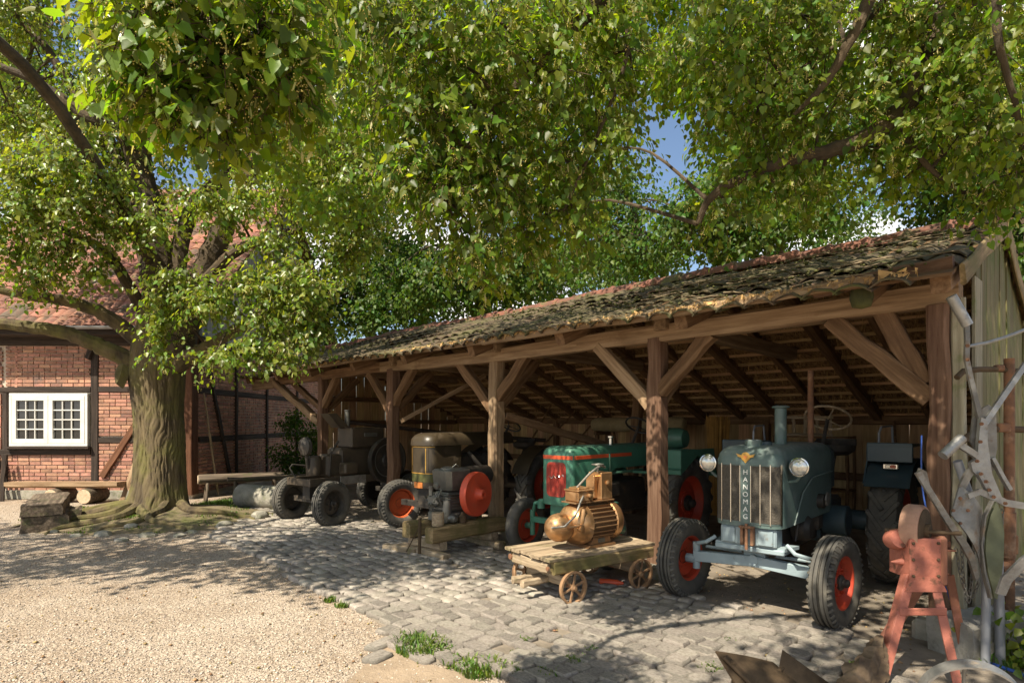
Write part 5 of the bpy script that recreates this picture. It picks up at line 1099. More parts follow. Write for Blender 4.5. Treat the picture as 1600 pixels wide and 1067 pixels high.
# the upright plough
PZ = 4.12; pl = thing('upright_plough', 'grey iron horse plough standing upright against the shed end wall', 'plough', (3.25, PZ, 0)); o3 = Vector((3.25, PZ, 0))
def pq(px, py, dz=0.): return at(px, py, PZ + dz) - o3
m = MB(); m.tube([pq(1486, 463), pq(1512, 508)], .034, 14); m.build('grip_sleeve', 'galv', pl)
def flat(pts, w, th, nm, mm, up=(0, -1, 0)):
    m = MB(); pts = [Vector(p) for p in pts]; rings = []
    for i, p in enumerate(pts):
        t = (pts[min(i + 1, len(pts) - 1)] - pts[max(0, i - 1)]).normalized(); u = Vector(up); s = t.cross(u).normalized(); u2 = s.cross(t)
        ww = (w[i] if isinstance(w, (list, tuple)) else w) * .82
        rings.append([p - s * ww / 2 - u2 * th / 2, p + s * ww / 2 - u2 * th / 2, p + s * ww / 2 + u2 * th / 2, p - s * ww / 2 + u2 * th / 2])
    return m.loft(rings).build(nm, mm, pl)
flat([pq(1510, 500), pq(1511, 530), pq(1510, 560), pq(1516, 590), pq(1528, 640), pq(1535, 668)], .040, .018, 'handle_bar', 'plough_grey')
flat([pq(1640, 520, .1), pq(1600, 572, .06), pq(1570, 615, .03), pq(1538, 662)], .046, .02, 'handle_bar', 'galv')
m = MB(); m.tube([pq(1513, 541, .02), pq(1540, 536, .04), pq(1570, 527, .06), pq(1610, 512, .1), pq(1660, 490, .1)], .012, 10); m.build('cross_rod', 'galv', pl)
m = MB(); PM = Matrix(((1, 0, 0, 0), (0, 0, 1, 0), (0, 1, 0, 0), (0, 0, 0, 1)))
def poly(pxs, y0, y1, nm, mm, skew=0.):
    m = MB(); m.prism([(pq(x, y).x, pq(x, y).z) for x, y in pxs], y0, y1, rz(skew) @ PM if skew else PM); return m.build(nm, mm, pl)
poly([(1524, 655), (1535, 640), (1549, 632), (1560, 640), (1562, 700), (1556, 735), (1545, 740), (1535, 715), (1520, 690)], .02, .035, 'frog_plate', 'plough_grey')
poly([(1528, 652), (1538, 655), (1538, 690), (1545, 740), (1560, 775), (1548, 782), (1530, 750), (1515, 735), (1512, 722), (1522, 715), (1524, 690)], -.03, .0, 'standard', 'galv')
m = MB(); m.tube([pq(1473, 712, -.06), pq(1503, 684, -.04)], .034, 14); m.lathe([(.034, 0), (.02, .0), (.02, -.02)], 14, T(pq(1503, 684, -.04))); m.build('beam_socket', 'galv', pl)
flat([pq(1495, 692, -.03), pq(1520, 708, -.02), pq(1540, 722)], .05, .03, 'arm', 'galv')
flat([pq(1512, 775, -.05), pq(1530, 768, -.04), pq(1552, 776, -.02), pq(1570, 785), pq(1600, 790), pq(1640, 800)], [.045, .05, .06, .06, .055, .05], .018, 'stilt_arm', 'galv')
flat([pq(1502, 762), pq(1512, 742), pq(1525, 725), pq(1538, 715)], .06, .02, 'brace_arm', 'plough_grey')
flat([pq(1528, 738, -.03), pq(1540, 760, -.03), pq(1546, 772, -.03)], .03, .03, 'clamp', 'galv'); flat([pq(1550, 715), pq(1566, 745), pq(1578, 765)], .03, .03, 'clamp', 'galv')
for px, py in ((1511, 540), (1511, 562), (1533, 662), (1531, 690), (1526, 720), (1540, 752), (1552, 776), (1545, 765), (1570, 786), (1532, 740)): MB().lathe([(.013, 0), (.013, .008), (.006, .010), (.006, .02), (0, .02)], 6, T(pq(px, py, -.045)) @ rx(math.pi / 2)).build('bolt', 'rust', pl)
# mouldboard and share: curved plates
m = MB(); vs = []; fs = []; A, B, C, D = pq(1500, 757), pq(1535, 806), pq(1524, 885), pq(1478, 802)
for i in range(7):
    for j in range(7):
        u, v = i / 6, j / 6; p = A.lerp(B, u).lerp(D.lerp(C, u), v); vs.append(p + Vector((0, -.10 * math.sin(math.pi * u) * .6 - .05 * v, 0)))
n_ = len(vs); vs += [Vector(v) + Vector((0, .012, 0)) for v in vs]
for i in range(6):
    for j in range(6): a = i * 7 + j; fs += [(a, a + 1, a + 8, a + 7), (a + n_, a + 7 + n_, a + 8 + n_, a + 1 + n_)]
for i in range(6): fs += [(i, i + n_, i + 1 + n_, i + 1), (42 + i, 43 + i, 43 + i + n_, 42 + i + n_), (i * 7, i * 7 + 7, i * 7 + 7 + n_, i * 7 + n_), (i * 7 + 6, i * 7 + 6 + n_, i * 7 + 13 + n_, i * 7 + 13)]
m.add(vs, fs); mb_ = m.build('mouldboard', 'plough_grey', pl)
for px, py in ((1500, 778), (1489, 797), (1512, 797), (1500, 817)): MB().lathe([(.012, 0), (.01, .01), (0, .012)], 8, T(pq(px, py, -.09)) @ rx(math.pi / 2)).build('bolt', 'rust', mb_)
flat([pq(1434, 737, -.13), pq(1450, 764, -.13), pq(1480, 812, -.13), pq(1507, 852, -.12), pq(1518, 872, -.1), pq(1526, 905, -.06)], [.05, .045, .05, .055, .06, .03], .022, 'landside_bar', 'plough_grey'); flat([pq(1436, 734, -.12), pq(1444, 738, -.09), pq(1449, 758, -.08)], .03, .02, 'bar_loop', 'plough_grey')
poly([(1548, 782), (1540, 800), (1533, 830), (1531, 860), (1535, 890), (1545, 930), (1549, 933), (1554, 910), (1559, 870), (1560, 830), (1556, 800)], -.05, -.035, 'coulter_blade', 'blade_green'); flat([pq(1550, 782, -.07), pq(1538, 806, -.07), pq(1532, 850, -.07), pq(1537, 895, -.07), pq(1547, 934, -.07)], .012, .03, 'blade_rib', 'plough_grey')
m = MB(); vs = []
flat([pq(1563, 928, -.16), pq(1572, 905, -.18), pq(1600, 877, -.2), pq(1640, 845, -.22)], [.075, .085, .08, .07], .018, 'share_tip', 'galv')
for (a, b, r_) in (((1498, 722), (1543, 850), .022), ((1543, 850), (1538, 960), .028)): pass
m = MB(); m.tube([pq(1496, 720, .06), pq(1520, 790, .08), pq(1537, 870, .08), (pq(1541, 0, .1).x, .1, .62), (pq(1536, 0, .1).x, .08, .0)], .028, 14); m.lathe([(.032, 0), (.032, .03)], 14, T((pq(1541, 0, .1).x, .1, .42))); m.build('prop_pipe', 'pipe_grey', pl)
m = MB(); m.tube([pq(1556, 800, .1), pq(1560, 880, .12), (pq(1567, 0, .12).x, .14, .0)], .03, 14); m.build('prop_pipe', 'pipe_grey', pl)
# chains
def chain(name, pts, label, r=.014):
    t = thing(name, label, 'chain', (0, 0, 0)); base = Vector(pts[0]); t.location = base; lm = MB(); ring = []
    for k in range(12): a = k * math.pi / 6; ring.append((.020 * math.cos(a) * 1.25, .0105 * math.sin(a), 0))
    lm.tube(ring, .0036, 5, closed=True); me = lm.mesh('link', 'plough_grey'); P = [Vector(p) - base for p in pts]; d = 0; segs = []
    tot = sum((P[i + 1] - P[i]).length for i in range(len(P) - 1)); s = 0; k = 0
    while s < tot:
        q = s; i = 0
        while i < len(P) - 2 and q > (P[i + 1] - P[i]).length: q -= (P[i + 1] - P[i]).length; i += 1
        e = (P[i + 1] - P[i]).normalized(); p = P[i] + e * q; ob('link', me, t, M=T(p) @ frame((0, 0, 0), e, (0, -1, .1)) @ rx(k % 2 * math.pi / 2)); s += .037; k += 1
def cat_(a, b, sag, n=10): a, b = Vector(a), Vector(b); return [a.lerp(b, i / n) - Vector((0, 0, sag * 4 * (i / n) * (1 - i / n))) for i in range(n + 1)]
chain('hanging_chain', cat_(at(1502, 850, 4.3), at(1522, 850, 4.3), .42), 'iron chain hanging in a loop from the plough mouldboard')
chain('hanging_chain', cat_(at(1494, 860, 4.32), at(1530, 905, 4.28), .22), 'shorter iron chain swagged below the plough mouldboard')
chain('hanging_chain', cat_(at(1566, 800, 4.25), at(1562, 905, 4.25), .02), 'straight iron chain hanging beside the green plough blade')
# rusty seed drill frame behind
dr = thing('rusty_frame', 'rusty upright pipe frame with cross rods against the shed end wall', 'frame', (3.85, 4.62, 0)); o3 = Vector((3.85, 4.62, 0))
rq = lambda px, py, d=0.: at(px, py, 4.62 + d) - o3
m = MB(); m.tube([(rq(1577, 0).x, 0, 0), rq(1577, 560)], .035, 12); m.tube([rq(1575, 800), rq(1575, 870)], .05, 12); m.build('upright_pipe', 'rust', dr)
m = MB(); m.tube([rq(1495, 590, -.12), rq(1505, 580, -.1), rq(1530, 577, -.05), rq(1560, 577), rq(1640, 585)], .022, 10); m.build('cross_rod', 'rust_brown', dr)
m = MB(); m.tube([rq(1502, 690, -.12), rq(1515, 680, -.1), rq(1540, 672, -.05), rq(1560, 670), rq(1640, 672)], .026, 10); m.build('cross_rod', 'rust_brown', dr)
m = MB(); m.box(rq(1566, 668), (.1, .07, .07), b=.01); m.box(rq(1561, 575), (.06, .06, .05), b=.01); m.build('pipe_clamp', 'rust', dr); m = MB(); m.box(rq(1577, 850), (.10, .08, .16), b=.015); m.lathe([(0, -.05), (.045, -.05), (.05, 0), (.045, .05), (0, .05)], 14, T(rq(1573, 886)) @ ry(1.2)); m.build('bearing', 'rust', dr)
# steel rims on the ground
m = MB(); L = T(3.98, 3.92, .39) @ rz(.42) @ rx(math.pi / 2); m.lathe([(.30, -.10), (.39, -.10), (.395, -.08), (.395, -.02), (.37, -.01), (.37, .01), (.395, .02), (.395, .08), (.39, .10), (.30, .10), (.28, .03), (.28, -.03), (.30, -.10)], 40, L)
dm = m.build('roller_drum', 'plough_grey'); tag(dm, 'ribbed grey iron roller drum standing among the weeds', 'drum')
hp = thing('iron_hoop', 'bare pale iron hoop half sunk in the ground before the pink grinder', 'hoop', (2.53, 3.28, 0))
m = MB(); L = T(0, 0, .185) @ rz(-.35) @ rx(math.pi / 2 + .2); m.lathe([(.245, -.04), (.256, -.04), (.256, .04), (.245, .04), (.245, -.04)], 48, L); m.build('rim', 'galv', hp)
m = MB(); m.tube([(.02, .08, -.01), (.03, .10, .2), (.0, .05, .36), (-.02, .0, .42)], .009, 8); m.build('inner_rod', 'galv', hp)
# plough body lying in front
pb = thing('plough_body', 'brown steel plough body lying on the cobbles', 'plough', (1.45, 3.72, .03), .1)
m = MB(); vs = []; fs = []
def curved(cs, bulge, th=.014, n=6):
    A, B, C, D = [Vector(c) for c in cs]; m = MB(); vs = []; fs = []; nn = (A - B).cross(D - A).normalized()
    for i in range(n + 1):
        for j in range(n + 1): u, v = i / n, j / n; vs.append(A.lerp(B, u).lerp(D.lerp(C, u), v) + nn * bulge * math.sin(math.pi * u) * math.sin(math.pi * v * .8 + .3))
    k = len(vs); vs += [v + nn * th for v in vs]; q = n + 1
    for i in range(n):
        for j in range(n): a = i * q + j; fs += [(a, a + 1, a + q + 1, a + q), (a + k, a + q + k, a + q + 1 + k, a + 1 + k)]
    for i in range(n): fs += [(i, i + k, i + 1 + k, i + 1), (n * q + i, n * q + i + 1, n * q + i + 1 + k, n * q + i + k), (i * q, i * q + q, i * q + q + k, i * q + k), (i * q + n, i * q + n + k, i * q + q + n + k, i * q + q + n)]
    return m.add(vs, fs)
curved(((-.18, .02, .28), (.24, .10, .16), (.40, -.25, .0), (-.06, -.22, .0)), .04).build('mouldboard', 'rust_brown', pb)
curved(((.22, .02, .02), (.29, .06, .26), (.62, -.10, .02), (.46, -.22, -.02)), .03).build('share', 'rust_brown', pb)
m = MB(); m.bar((-.14, -.03, .27), (.12, -.26, .0), .06, .02); m.tube([(-.1, -.05, .12), (.1, -.03, .10), (.3, .03, .17)], .014, 8); m.lathe([(.016, 0), (.013, .02), (0, .022)], 8, T(-.11, -.065, .245) @ rx(math.pi / 2)); m.build('leg_bar', 'rust_brown', pb)
# weathered root stump
mat('wood_root', (.05, .03, .016), (.22, .15, .09), (.12, .08, .045), scale=16, stretch=(.25, .25, .6), bump=.8, rough=.9)
m = MB(); rings = []; rnd = random.Random(4); gro = [rnd.uniform(.6, 1.3) for _ in range(22)]
for k in range(22):
    u = k / 21; c = Vector((2.06 + .40 * u, 3.52 + .46 * u, .03 + .30 * u - .05 * u * u + .015 * math.sin(u * 9))); r_ = .155 * (1 - u) ** .7 + .022; rr = []
    for q in range(22):
        a = q * 2 * math.pi / 22; g2 = gro[(q + int(u * 3)) % 22] * rnd.uniform(.9, 1.1); rr.append(c + Vector((math.cos(a) * r_ * g2 * .9, -math.cos(a) * r_ * .4 * g2, math.sin(a) * r_ * g2)))
    rings.append(rr)
m.loft(rings); tag(m.build('driftwood_root', 'wood_root', smooth=30), 'gnarled weathered root leaning by the leg of the pink grinder', 'root')
# ------------------------------------------------------------------ trees
def trunk_mesh(path, rad, n=64, seed=1, lobes=5, flare=.0, fh=.3, ridge=.03):
    """bark-ridged trunk along a vertical-ish path"""
    rnd = random.Random(seed); ph = [rnd.random() * 6.28 for _ in range(12)]; m = MB(); rings = []
    for i in range(len(path)):
        x, y, z = path[i]; r0 = rad[i]; rr = []
        for k in range(n):
            a = 2 * math.pi * k / n; w = a + .16 * math.sin(z * 1.3 + ph[0]) + .06 * math.sin(z * 4 + a * 3) + .03 * math.sin(z * 11 + a * 7) + .02 * math.sin(z * 23 - a * 11)
            q1 = abs(math.sin(w * 11 + ph[1] + .9 * math.sin(z * 2.1 + w * 2) + .5 * math.sin(z * 6.3 + w * 5))); q2 = abs(math.sin(w * 23 + ph[2] + 1.4 * math.sin(z * 3.3 + ph[3]) + .5 * math.sin(z * 9 + w * 4)))
            rg = (1 - (1 - q1) ** 3) * .6 + (1 - (1 - q2) ** 2.5) * .4 + .22 * math.sin(z * 17 + 5 * math.sin(w * 9)) * math.sin(w * 19 + z * 4)
            lb = .04 * math.sin(w * 3 + ph[4]) + .035 * math.sin(w * 5 + ph[5] + z)
            fl = flare * math.exp(-max(z, 0) / fh) * (.45 + .75 * max(0, math.cos(lobes * w + ph[6])) ** 1.5 + .35 * max(0, math.cos(2 * w + ph[7])))
            r_ = r0 * (1 + lb) + ridge * (rg - .5) * 1.4 + fl; rr.append((x + r_ * math.cos(a), y + r_ * math.sin(a), z))
        rings.append(rr)
    return m.loft(rings)
def curve(pts, n=8):
    P = [Vector(p) for p in pts]; out = []
    for i in range(len(P) - 1):
        a = P[max(i - 1, 0)]; b = P[i]; c = P[i + 1]; d = P[min(i + 2, len(P) - 1)]
        for k in range(n):
            t = k / n; out.append(.5 * ((2 * b) + (c - a) * t + (2 * a - 5 * b + 4 * c - d) * t * t + (3 * b - a - 3 * c + d) * t ** 3))
    out.append(P[-1]); return out
def limb(pts, r0, r1, parent, matn='bark_dark', nm='limb', n=10, base=None):
    c = curve(pts); m = MB(); rr = [r0 + (r1 - r0) * (i / (len(c) - 1)) ** .8 for i in range(len(c))]
    c = [p + Vector((R.uniform(-1, 1), R.uniform(-1, 1), R.uniform(-1, 1))) * r * .12 for p, r in zip(c, rr)]
    if base is not None: c = [p - base for p in c]
    m.tube(c, rr, n); m.build(nm, matn, parent); return c
def tree(name, label, base, limbs, clumps, leafm, size, tmpl, group=None, trunk=None, blossom=0, twigs=True, droop=.5, nl=9, twr=.004, link_r=.02):
    B = Vector(base); t = thing(name, label, 'tree', base, group=group); nodes = []
    if trunk: trunk(t)
    for pts, r0, r1 in limbs:
        c = limb(pts, r0, r1, t, 'bark' if r0 > .145 and r1 < .09 and pts[0][2] < 3.2 else 'bark_dark', base=B); nodes += c[2:]
    VV = []; FF = []; n = 0; tw = []; PP = []; br = MB()
    for cl_ in clumps:
        c, rad, ns = cl_[:3]; hid = len(cl_) > 3; cc = Vector(c) - B; sz = (cl_[3] if cl_[3] < 1 else .12) if hid else size
        P, D, N, S = sprays(cc, rad, ns, nl, sz, sz * .85, droop=droop, twig=tw if twigs and not hid else None)
        v, f = leaves(P, D, N, S, kite() if hid else tmpl); VV.append(v); FF.append(f + n); n += len(v); (None if hid else PP.append(P))
        if nodes and link_r:
            q = min(nodes, key=lambda q: (q - cc).length + (0.6 if q.z > cc.z + 1.5 else 0)); L = (q - cc).length
            if L < (1.5 if hid and sz < .1 else 6): 
                md = q.lerp(cc, .5) + Vector((R.uniform(-.1, .1), R.uniform(-.1, .1), .12)) * L
                br.tube(curve([q, md, cc], 4), [link_r * (1.25 - .95 * i / 8) * (1 + .12 * L) for i in range(9)], 6)
                for _ in range(3):
                    e = cc + Vector((R.uniform(-1, 1) * rad[0], R.uniform(-1, 1) * rad[1], R.uniform(-1, 1) * rad[2])) * .8; br.tube([md.lerp(cc, .6), (md.lerp(cc, .5) + e) / 2 + Vector((0, 0, .04)), e], [link_r * .5, link_r * .35, link_r * .12], 5)
    V = np.concatenate(VV); F = np.concatenate(FF); ob('crown', np_mesh('crown', V, F, leafm), t)
    if br.v: br.build('branches', 'bark_dark', t)['kind'] = 'stuff'
    if twigs and tw:
        A = np.array([a for a, b in tw]); E_ = np.array([b for a, b in tw]); d = E_ - A; s = np.cross(d, [.3, .2, 1.]); s /= np.linalg.norm(s, axis=1, keepdims=True) + 1e-9; u = np.cross(d, s); u /= np.linalg.norm(u, axis=1, keepdims=True) + 1e-9; k = len(A)
        W_ = np.stack([A + s * twr, A - s * twr * .5 + u * twr * .87, A - s * twr * .5 - u * twr * .87, E_], 1).reshape(-1, 3); F3 = (np.array([(0, 1, 3), (1, 2, 3), (2, 0, 3)])[None] + 4 * np.arange(k)[:, None, None]).reshape(-1, 3)
        ob('twigs', np_mesh('twigs', W_, F3, 'twig'), t)['kind'] = 'stuff'
    if blossom:
        P = np.concatenate(PP); ids = NR.choice(len(P), blossom, replace=False); base_o = np.array([(1, 0, 0), (0, 1, 0), (-1, 0, 0), (0, -1, 0), (0, 0, 1), (0, 0, -1)], float); Fo = np.array([(0, 1, 4), (1, 2, 4), (2, 3, 4), (3, 0, 4), (1, 0, 5), (2, 1, 5), (3, 2, 5), (0, 3, 5)])
        k = 9; C = np.repeat(P[ids] + np.array([0, 0, -.06]) * (size / .085), k, 0) + NR.normal(scale=.020, size=(blossom * k, 3)) * (size / .085); s = NR.uniform(.0035, .0065, len(C)) * (size / .085)
        ob('blossoms', np_mesh('blossoms', (C[:, None] + base_o[None] * s[:, None, None]).reshape(-1, 3), (Fo[None] + 6 * np.arange(len(C))[:, None, None]).reshape(-1, 3), 'blossom'), t)['kind'] = 'stuff'
        n2 = blossom; Pb = P[ids]; Db = NR.normal(scale=.35, size=(n2, 3)) + np.array([0, 0, -1.]); bt_ = (np.array([(0, 0, 0), (-.09, .3, 0), (-.08, .8, .03), (0, 1, .05), (.08, .8, .03), (.09, .3, 0)], float), np.array([(0, 3, 2), (0, 2, 1), (0, 4, 3), (0, 5, 4)]))
        v, f = leaves(Pb, Db, NR.normal(size=(n2, 3)), NR.uniform(.8, 1.2, n2) * size * 1.05, bt_); ob('bracts', np_mesh('bracts', v, f, 'bract'), t)['kind'] = 'stuff'
    return t
def cl(px, py, Z, rx_, ry_, rz_, ns): s = Z / FPX; return (at(px, py, Z), (rx_ * s, rz_, ry_ * s), ns)

# ---- the old lime in front of the house
def lime_trunk(t):
    path = []; rad = []
    for i in range(140):
        z = -.12 + 4.9 * i / 139; path.append((.02 * math.sin(z * 1.7) + (.0 if z < 3 else -.05 * (z - 3)), .05 * math.sin(z), z))
        r_ = .40 + .05 * math.exp(-z / .5) - .01 * z + (.06 * math.exp(-((z - 2.6) / .5) ** 2))
        if z > 2.9: r_ -= (z - 2.9) * .15
        rad.append(max(r_, .14))
    trunk_mesh(path, rad, 220, 3, 5, .17, .24, .020).build('trunk', 'bark', t, smooth=50)
    for k, (a, l) in enumerate(((-1.9, 1.7), (-2.6, 1.9), (-1.1, 1.4), (-.35, 1.5), (2.9, 1.6), (-1.5, 1.2), (-2.2, 1.1))):
        c = []
        for q in range(7):
            d = .45 + l * q / 6; w = a + .18 * math.sin(q * 1.1 + k); x, y = d * math.cos(w) * 1.1, d * math.sin(w) * .85; c.append((x, y, mh(TX + x, TY + y) + .015 - .05 * (q / 6) ** 2 + .012 * math.sin(q * 2 + k)))
        m = MB(); m.tube(curve(c, 3), [.095 - .075 * i / 18 for i in range(19)], 8); m.build('root', 'bark', t)
    m = MB(); m.lathe([(0, -.05), (.16, 0), (.13, .12), (.05, .17), (0, .18)], 16, T(-.44, -.22, 2.55) @ rx(1.2) @ ry(-.6) @ Matrix.Diagonal((.7, 1.7, 1, 1))); m.build('burl', 'bark', t)
g_ = lambda px, py, Z: at(px, py, Z)
LB = Vector((TX, TY, 0))
limbsA = [([(TX - .3, TY - .1, 2.75), g_(165, 545, 10.4), g_(100, 520, 10.2), g_(20, 508, 10.0), g_(-80, 500, 9.8)], .17, .08),
          ([(TX - .3, TY, 3.15), g_(160, 490, 10.5), g_(100, 470, 10.3), g_(40, 462, 10.0), g_(-60, 440, 9.6)], .15, .05),
          ([(TX + .35, TY - .1, 2.75), g_(310, 550, 10.4), g_(350, 528, 10.3), g_(420, 490, 10.2), g_(500, 450, 10.)], .17, .05),
          ([(TX + .3, TY, 3.0), g_(300, 480, 10.8), g_(330, 400, 10.9), g_(360, 330, 11.), g_(400, 250, 11.2), g_(440, 120, 11.2)], .30, .10),
          ([(TX, TY, 4.2), g_(235, 330, 10.7), g_(215, 240, 10.7), g_(230, 100, 10.8), g_(210, -60, 10.8)], .30, .12),
          ([(TX - .1, TY, 4.3), g_(200, 230, 10.5), g_(130, 180, 10.2), g_(60, 130, 10.), g_(-40, 90, 9.8)], .14, .05),
          ([(TX - .1, TY, 4.0), g_(190, 260, 10.8), g_(120, 150, 11), g_(60, 60, 11), g_(0, 10, 11)], .13, .05),
          ([(TX + .2, TY, 3.9), g_(300, 330, 11), g_(370, 260, 11.3), g_(470, 180, 11.5), g_(560, 90, 11.5)], .17, .06),
          ([(TX + .3, TY, 3.6), g_(360, 400, 10.6), g_(430, 370, 10.4), g_(520, 340, 10.2)], .13, .04),
          ([(TX - .2, TY, 3.6), g_(170, 400, 10.3), g_(100, 360, 10.), g_(20, 330, 9.7)], .12, .04)]
cA = [cl(258, 470, 9.7, 30, 30, .4, 60), cl(250, 520, 9.6, 22, 34, .35, 46), cl(275, 440, 9.6, 30, 26, .4, 50), cl(235, 350, 9.6, 36, 22, .4, 50),
      cl(330, 320, 9.5, 40, 22, .4, 60), cl(380, 310, 9.6, 40, 26, .4, 60), cl(330, 470, 9.4, 44, 26, .45, 70), cl(385, 450, 9.3, 48, 34, .45, 90), cl(440, 440, 9.2, 50, 36, .45, 100), cl(485, 460, 9.2, 40, 40, .45, 80), cl(430, 510, 9.2, 44, 26, .4, 60), cl(395, 540, 9.0, 40, 18, .35, 46), cl(335, 560, 8.7, 36, 14, .3, 30), cl(445, 560, 9.0, 30, 12, .3, 26), cl(490, 520, 9.3, 30, 28, .4, 50),
      cl(500, 230, 9.6, 50, 40, .5, 100), cl(550, 270, 9.5, 45, 45, .5, 100), cl(520, 330, 9.6, 48, 38, .5, 90), cl(470, 290, 9.8, 44, 36, .5, 80), cl(570, 350, 9.8, 34, 34, .5, 60), cl(430, 380, 9.6, 40, 26, .4, 60), cl(540, 400, 10.2, 44, 40, .5, 60),
      cl(40, 270, 9.3, 60, 34, .5, 90), cl(110, 260, 9.3, 60, 30, .5, 80), cl(50, 330, 9.3, 60, 40, .5, 90), cl(130, 320, 9.5, 60, 34, .5, 80), cl(180, 290, 9.6, 40, 26, .4, 50), cl(30, 400, 9.5, 50, 36, .5, 60), cl(110, 390, 9.6, 60, 28, .5, 70), cl(175, 365, 9.7, 40, 24, .4, 44), cl(60, 440, 9.7, 50, 20, .4, 36), cl(150, 430, 9.8, 30, 16, .3, 22), cl(-20, 340, 9.2, 40, 60, .5, 60)]
rnd = random.Random(21)
for k in range(125):
    px, py = rnd.uniform(-60, 640), rnd.uniform(-140, 330); Z = rnd.uniform(10.0, 12.6)
    if 340 < px < 430 and 300 < py < 420: continue
    cA.append(cl(px, py, Z, rnd.uniform(45, 75), rnd.uniform(28, 50), .6, rnd.randrange(34, 62)))
for (x, y, z, r_, ns) in ((-8.6, 3.6, 5.6, 1.0, 150), (-7.6, 4.2, 6.0, 1.0, 150), (-6.6, 3.9, 5.9, 1.0, 150), (-5.6, 4.3, 6.2, .9, 120), (-9.2, 5.2, 5.9, 1.1, 150), (-8.2, 5.4, 6.6, 1.1, 150), (-5.2, 3.4, 5.9, .8, 110), (-4.4, 3.9, 5.8, .8, 110), (-4.9, 5., 6.6, .9, 90), (-10.2, 4.0, 5.8, 1.2, 150), (-11.2, 5.5, 6.2, 1.2, 150), (-3.7, 4.1, 6.2, .9, 160), (-3.2, 3.4, 6.4, .8, 110), (-4.0, 4.9, 6.5, .9, 150), (-3.0, 4.6, 6.6, .8, 120), (-5.6, 4.9, 6.4, .9, 130), (-2.6, 3.9, 6.6, .6, 70), (-4.6, 3.0, 6.2, .8, 110)): cA.append((Vector((x, y, z)), (r_, r_ * .9, .5), int(ns * .8), 1))  # unseen leaf clumps added above the view to shade the yard and cobbles
limbsA.append(([(TX, TY, 4.4), (-6.8, 8.6, 6.6), (-7.2, 6.6, 6.9), (-7.6, 4.6, 6.3), (-8, 3.4, 5.8)], .12, .03))
tree('lime_tree', 'old lime tree with thick mossy trunk standing before the brick house', (TX, TY, .02), limbsA, cA, 'leaf_lime', .088, kite(), trunk=lime_trunk, nl=9, blossom=9000)

# ---- the lime that spreads over the yard from beside the camera
def over_trunk(t):
    path = [(.05 * math.sin(i * .3), 0, -.1 + 5.2 * i / 40) for i in range(41)]; trunk_mesh(path, [.42 - .004 * i for i in range(41)], 64, 8, 5, .3, .3, .03).build('trunk', 'bark', t, smooth=80)
OB = Vector((6.2, 1.2, 0)); fk = Vector((6.2, 1.2, 4.4))
limbsB = [([fk, (5.0, 2.2, 5.2), g_(1530, -20, 3.9), g_(1460, 95, 3.9), g_(1400, 180, 3.95), g_(1330, 225, 4.0), g_(1220, 255, 4.1), g_(1120, 300, 4.2), g_(1090, 350, 4.3)], .12, .02),
          ([fk, (4.6, 2.0, 5.7), (3.2, 2.6, 5.5), g_(1420, -90, 3.6), g_(1330, 60, 3.7), g_(1290, 130, 3.8), g_(1240, 180, 3.9)], .09, .012),
          ([fk, (4.0, 1.8, 6.2), (2.2, 2.4, 5.9), g_(1100, -160, 3.6), g_(960, -20, 3.6), g_(850, 90, 3.6), g_(760, 190, 3.6), g_(690, 300, 3.6)], .11, .012),
          ([fk, (3.6, 1.0, 6.6), (1.0, 1.4, 6.6), (-.6, 1.6, 5.8), g_(420, -260, 2.3), g_(360, -60, 2.2), g_(320, 80, 2.1)], .10, .010),
          ([g_(960, -20, 3.6), g_(980, 80, 3.7), g_(930, 220, 3.7), g_(880, 330, 3.7)], .02, .008), ([g_(1420, -90, 3.6), g_(1360, 30, 3.9), g_(1250, 110, 4.1), g_(1190, 170, 4.2)], .025, .008),
          ([g_(1400, 180, 3.95), g_(1440, 250, 3.9), g_(1500, 300, 3.9)], .03, .01), ([g_(1560, -60, 3.4), g_(1560, 60, 3.4), g_(1590, 180, 3.5), g_(1600, 280, 3.6)], .03, .01)]
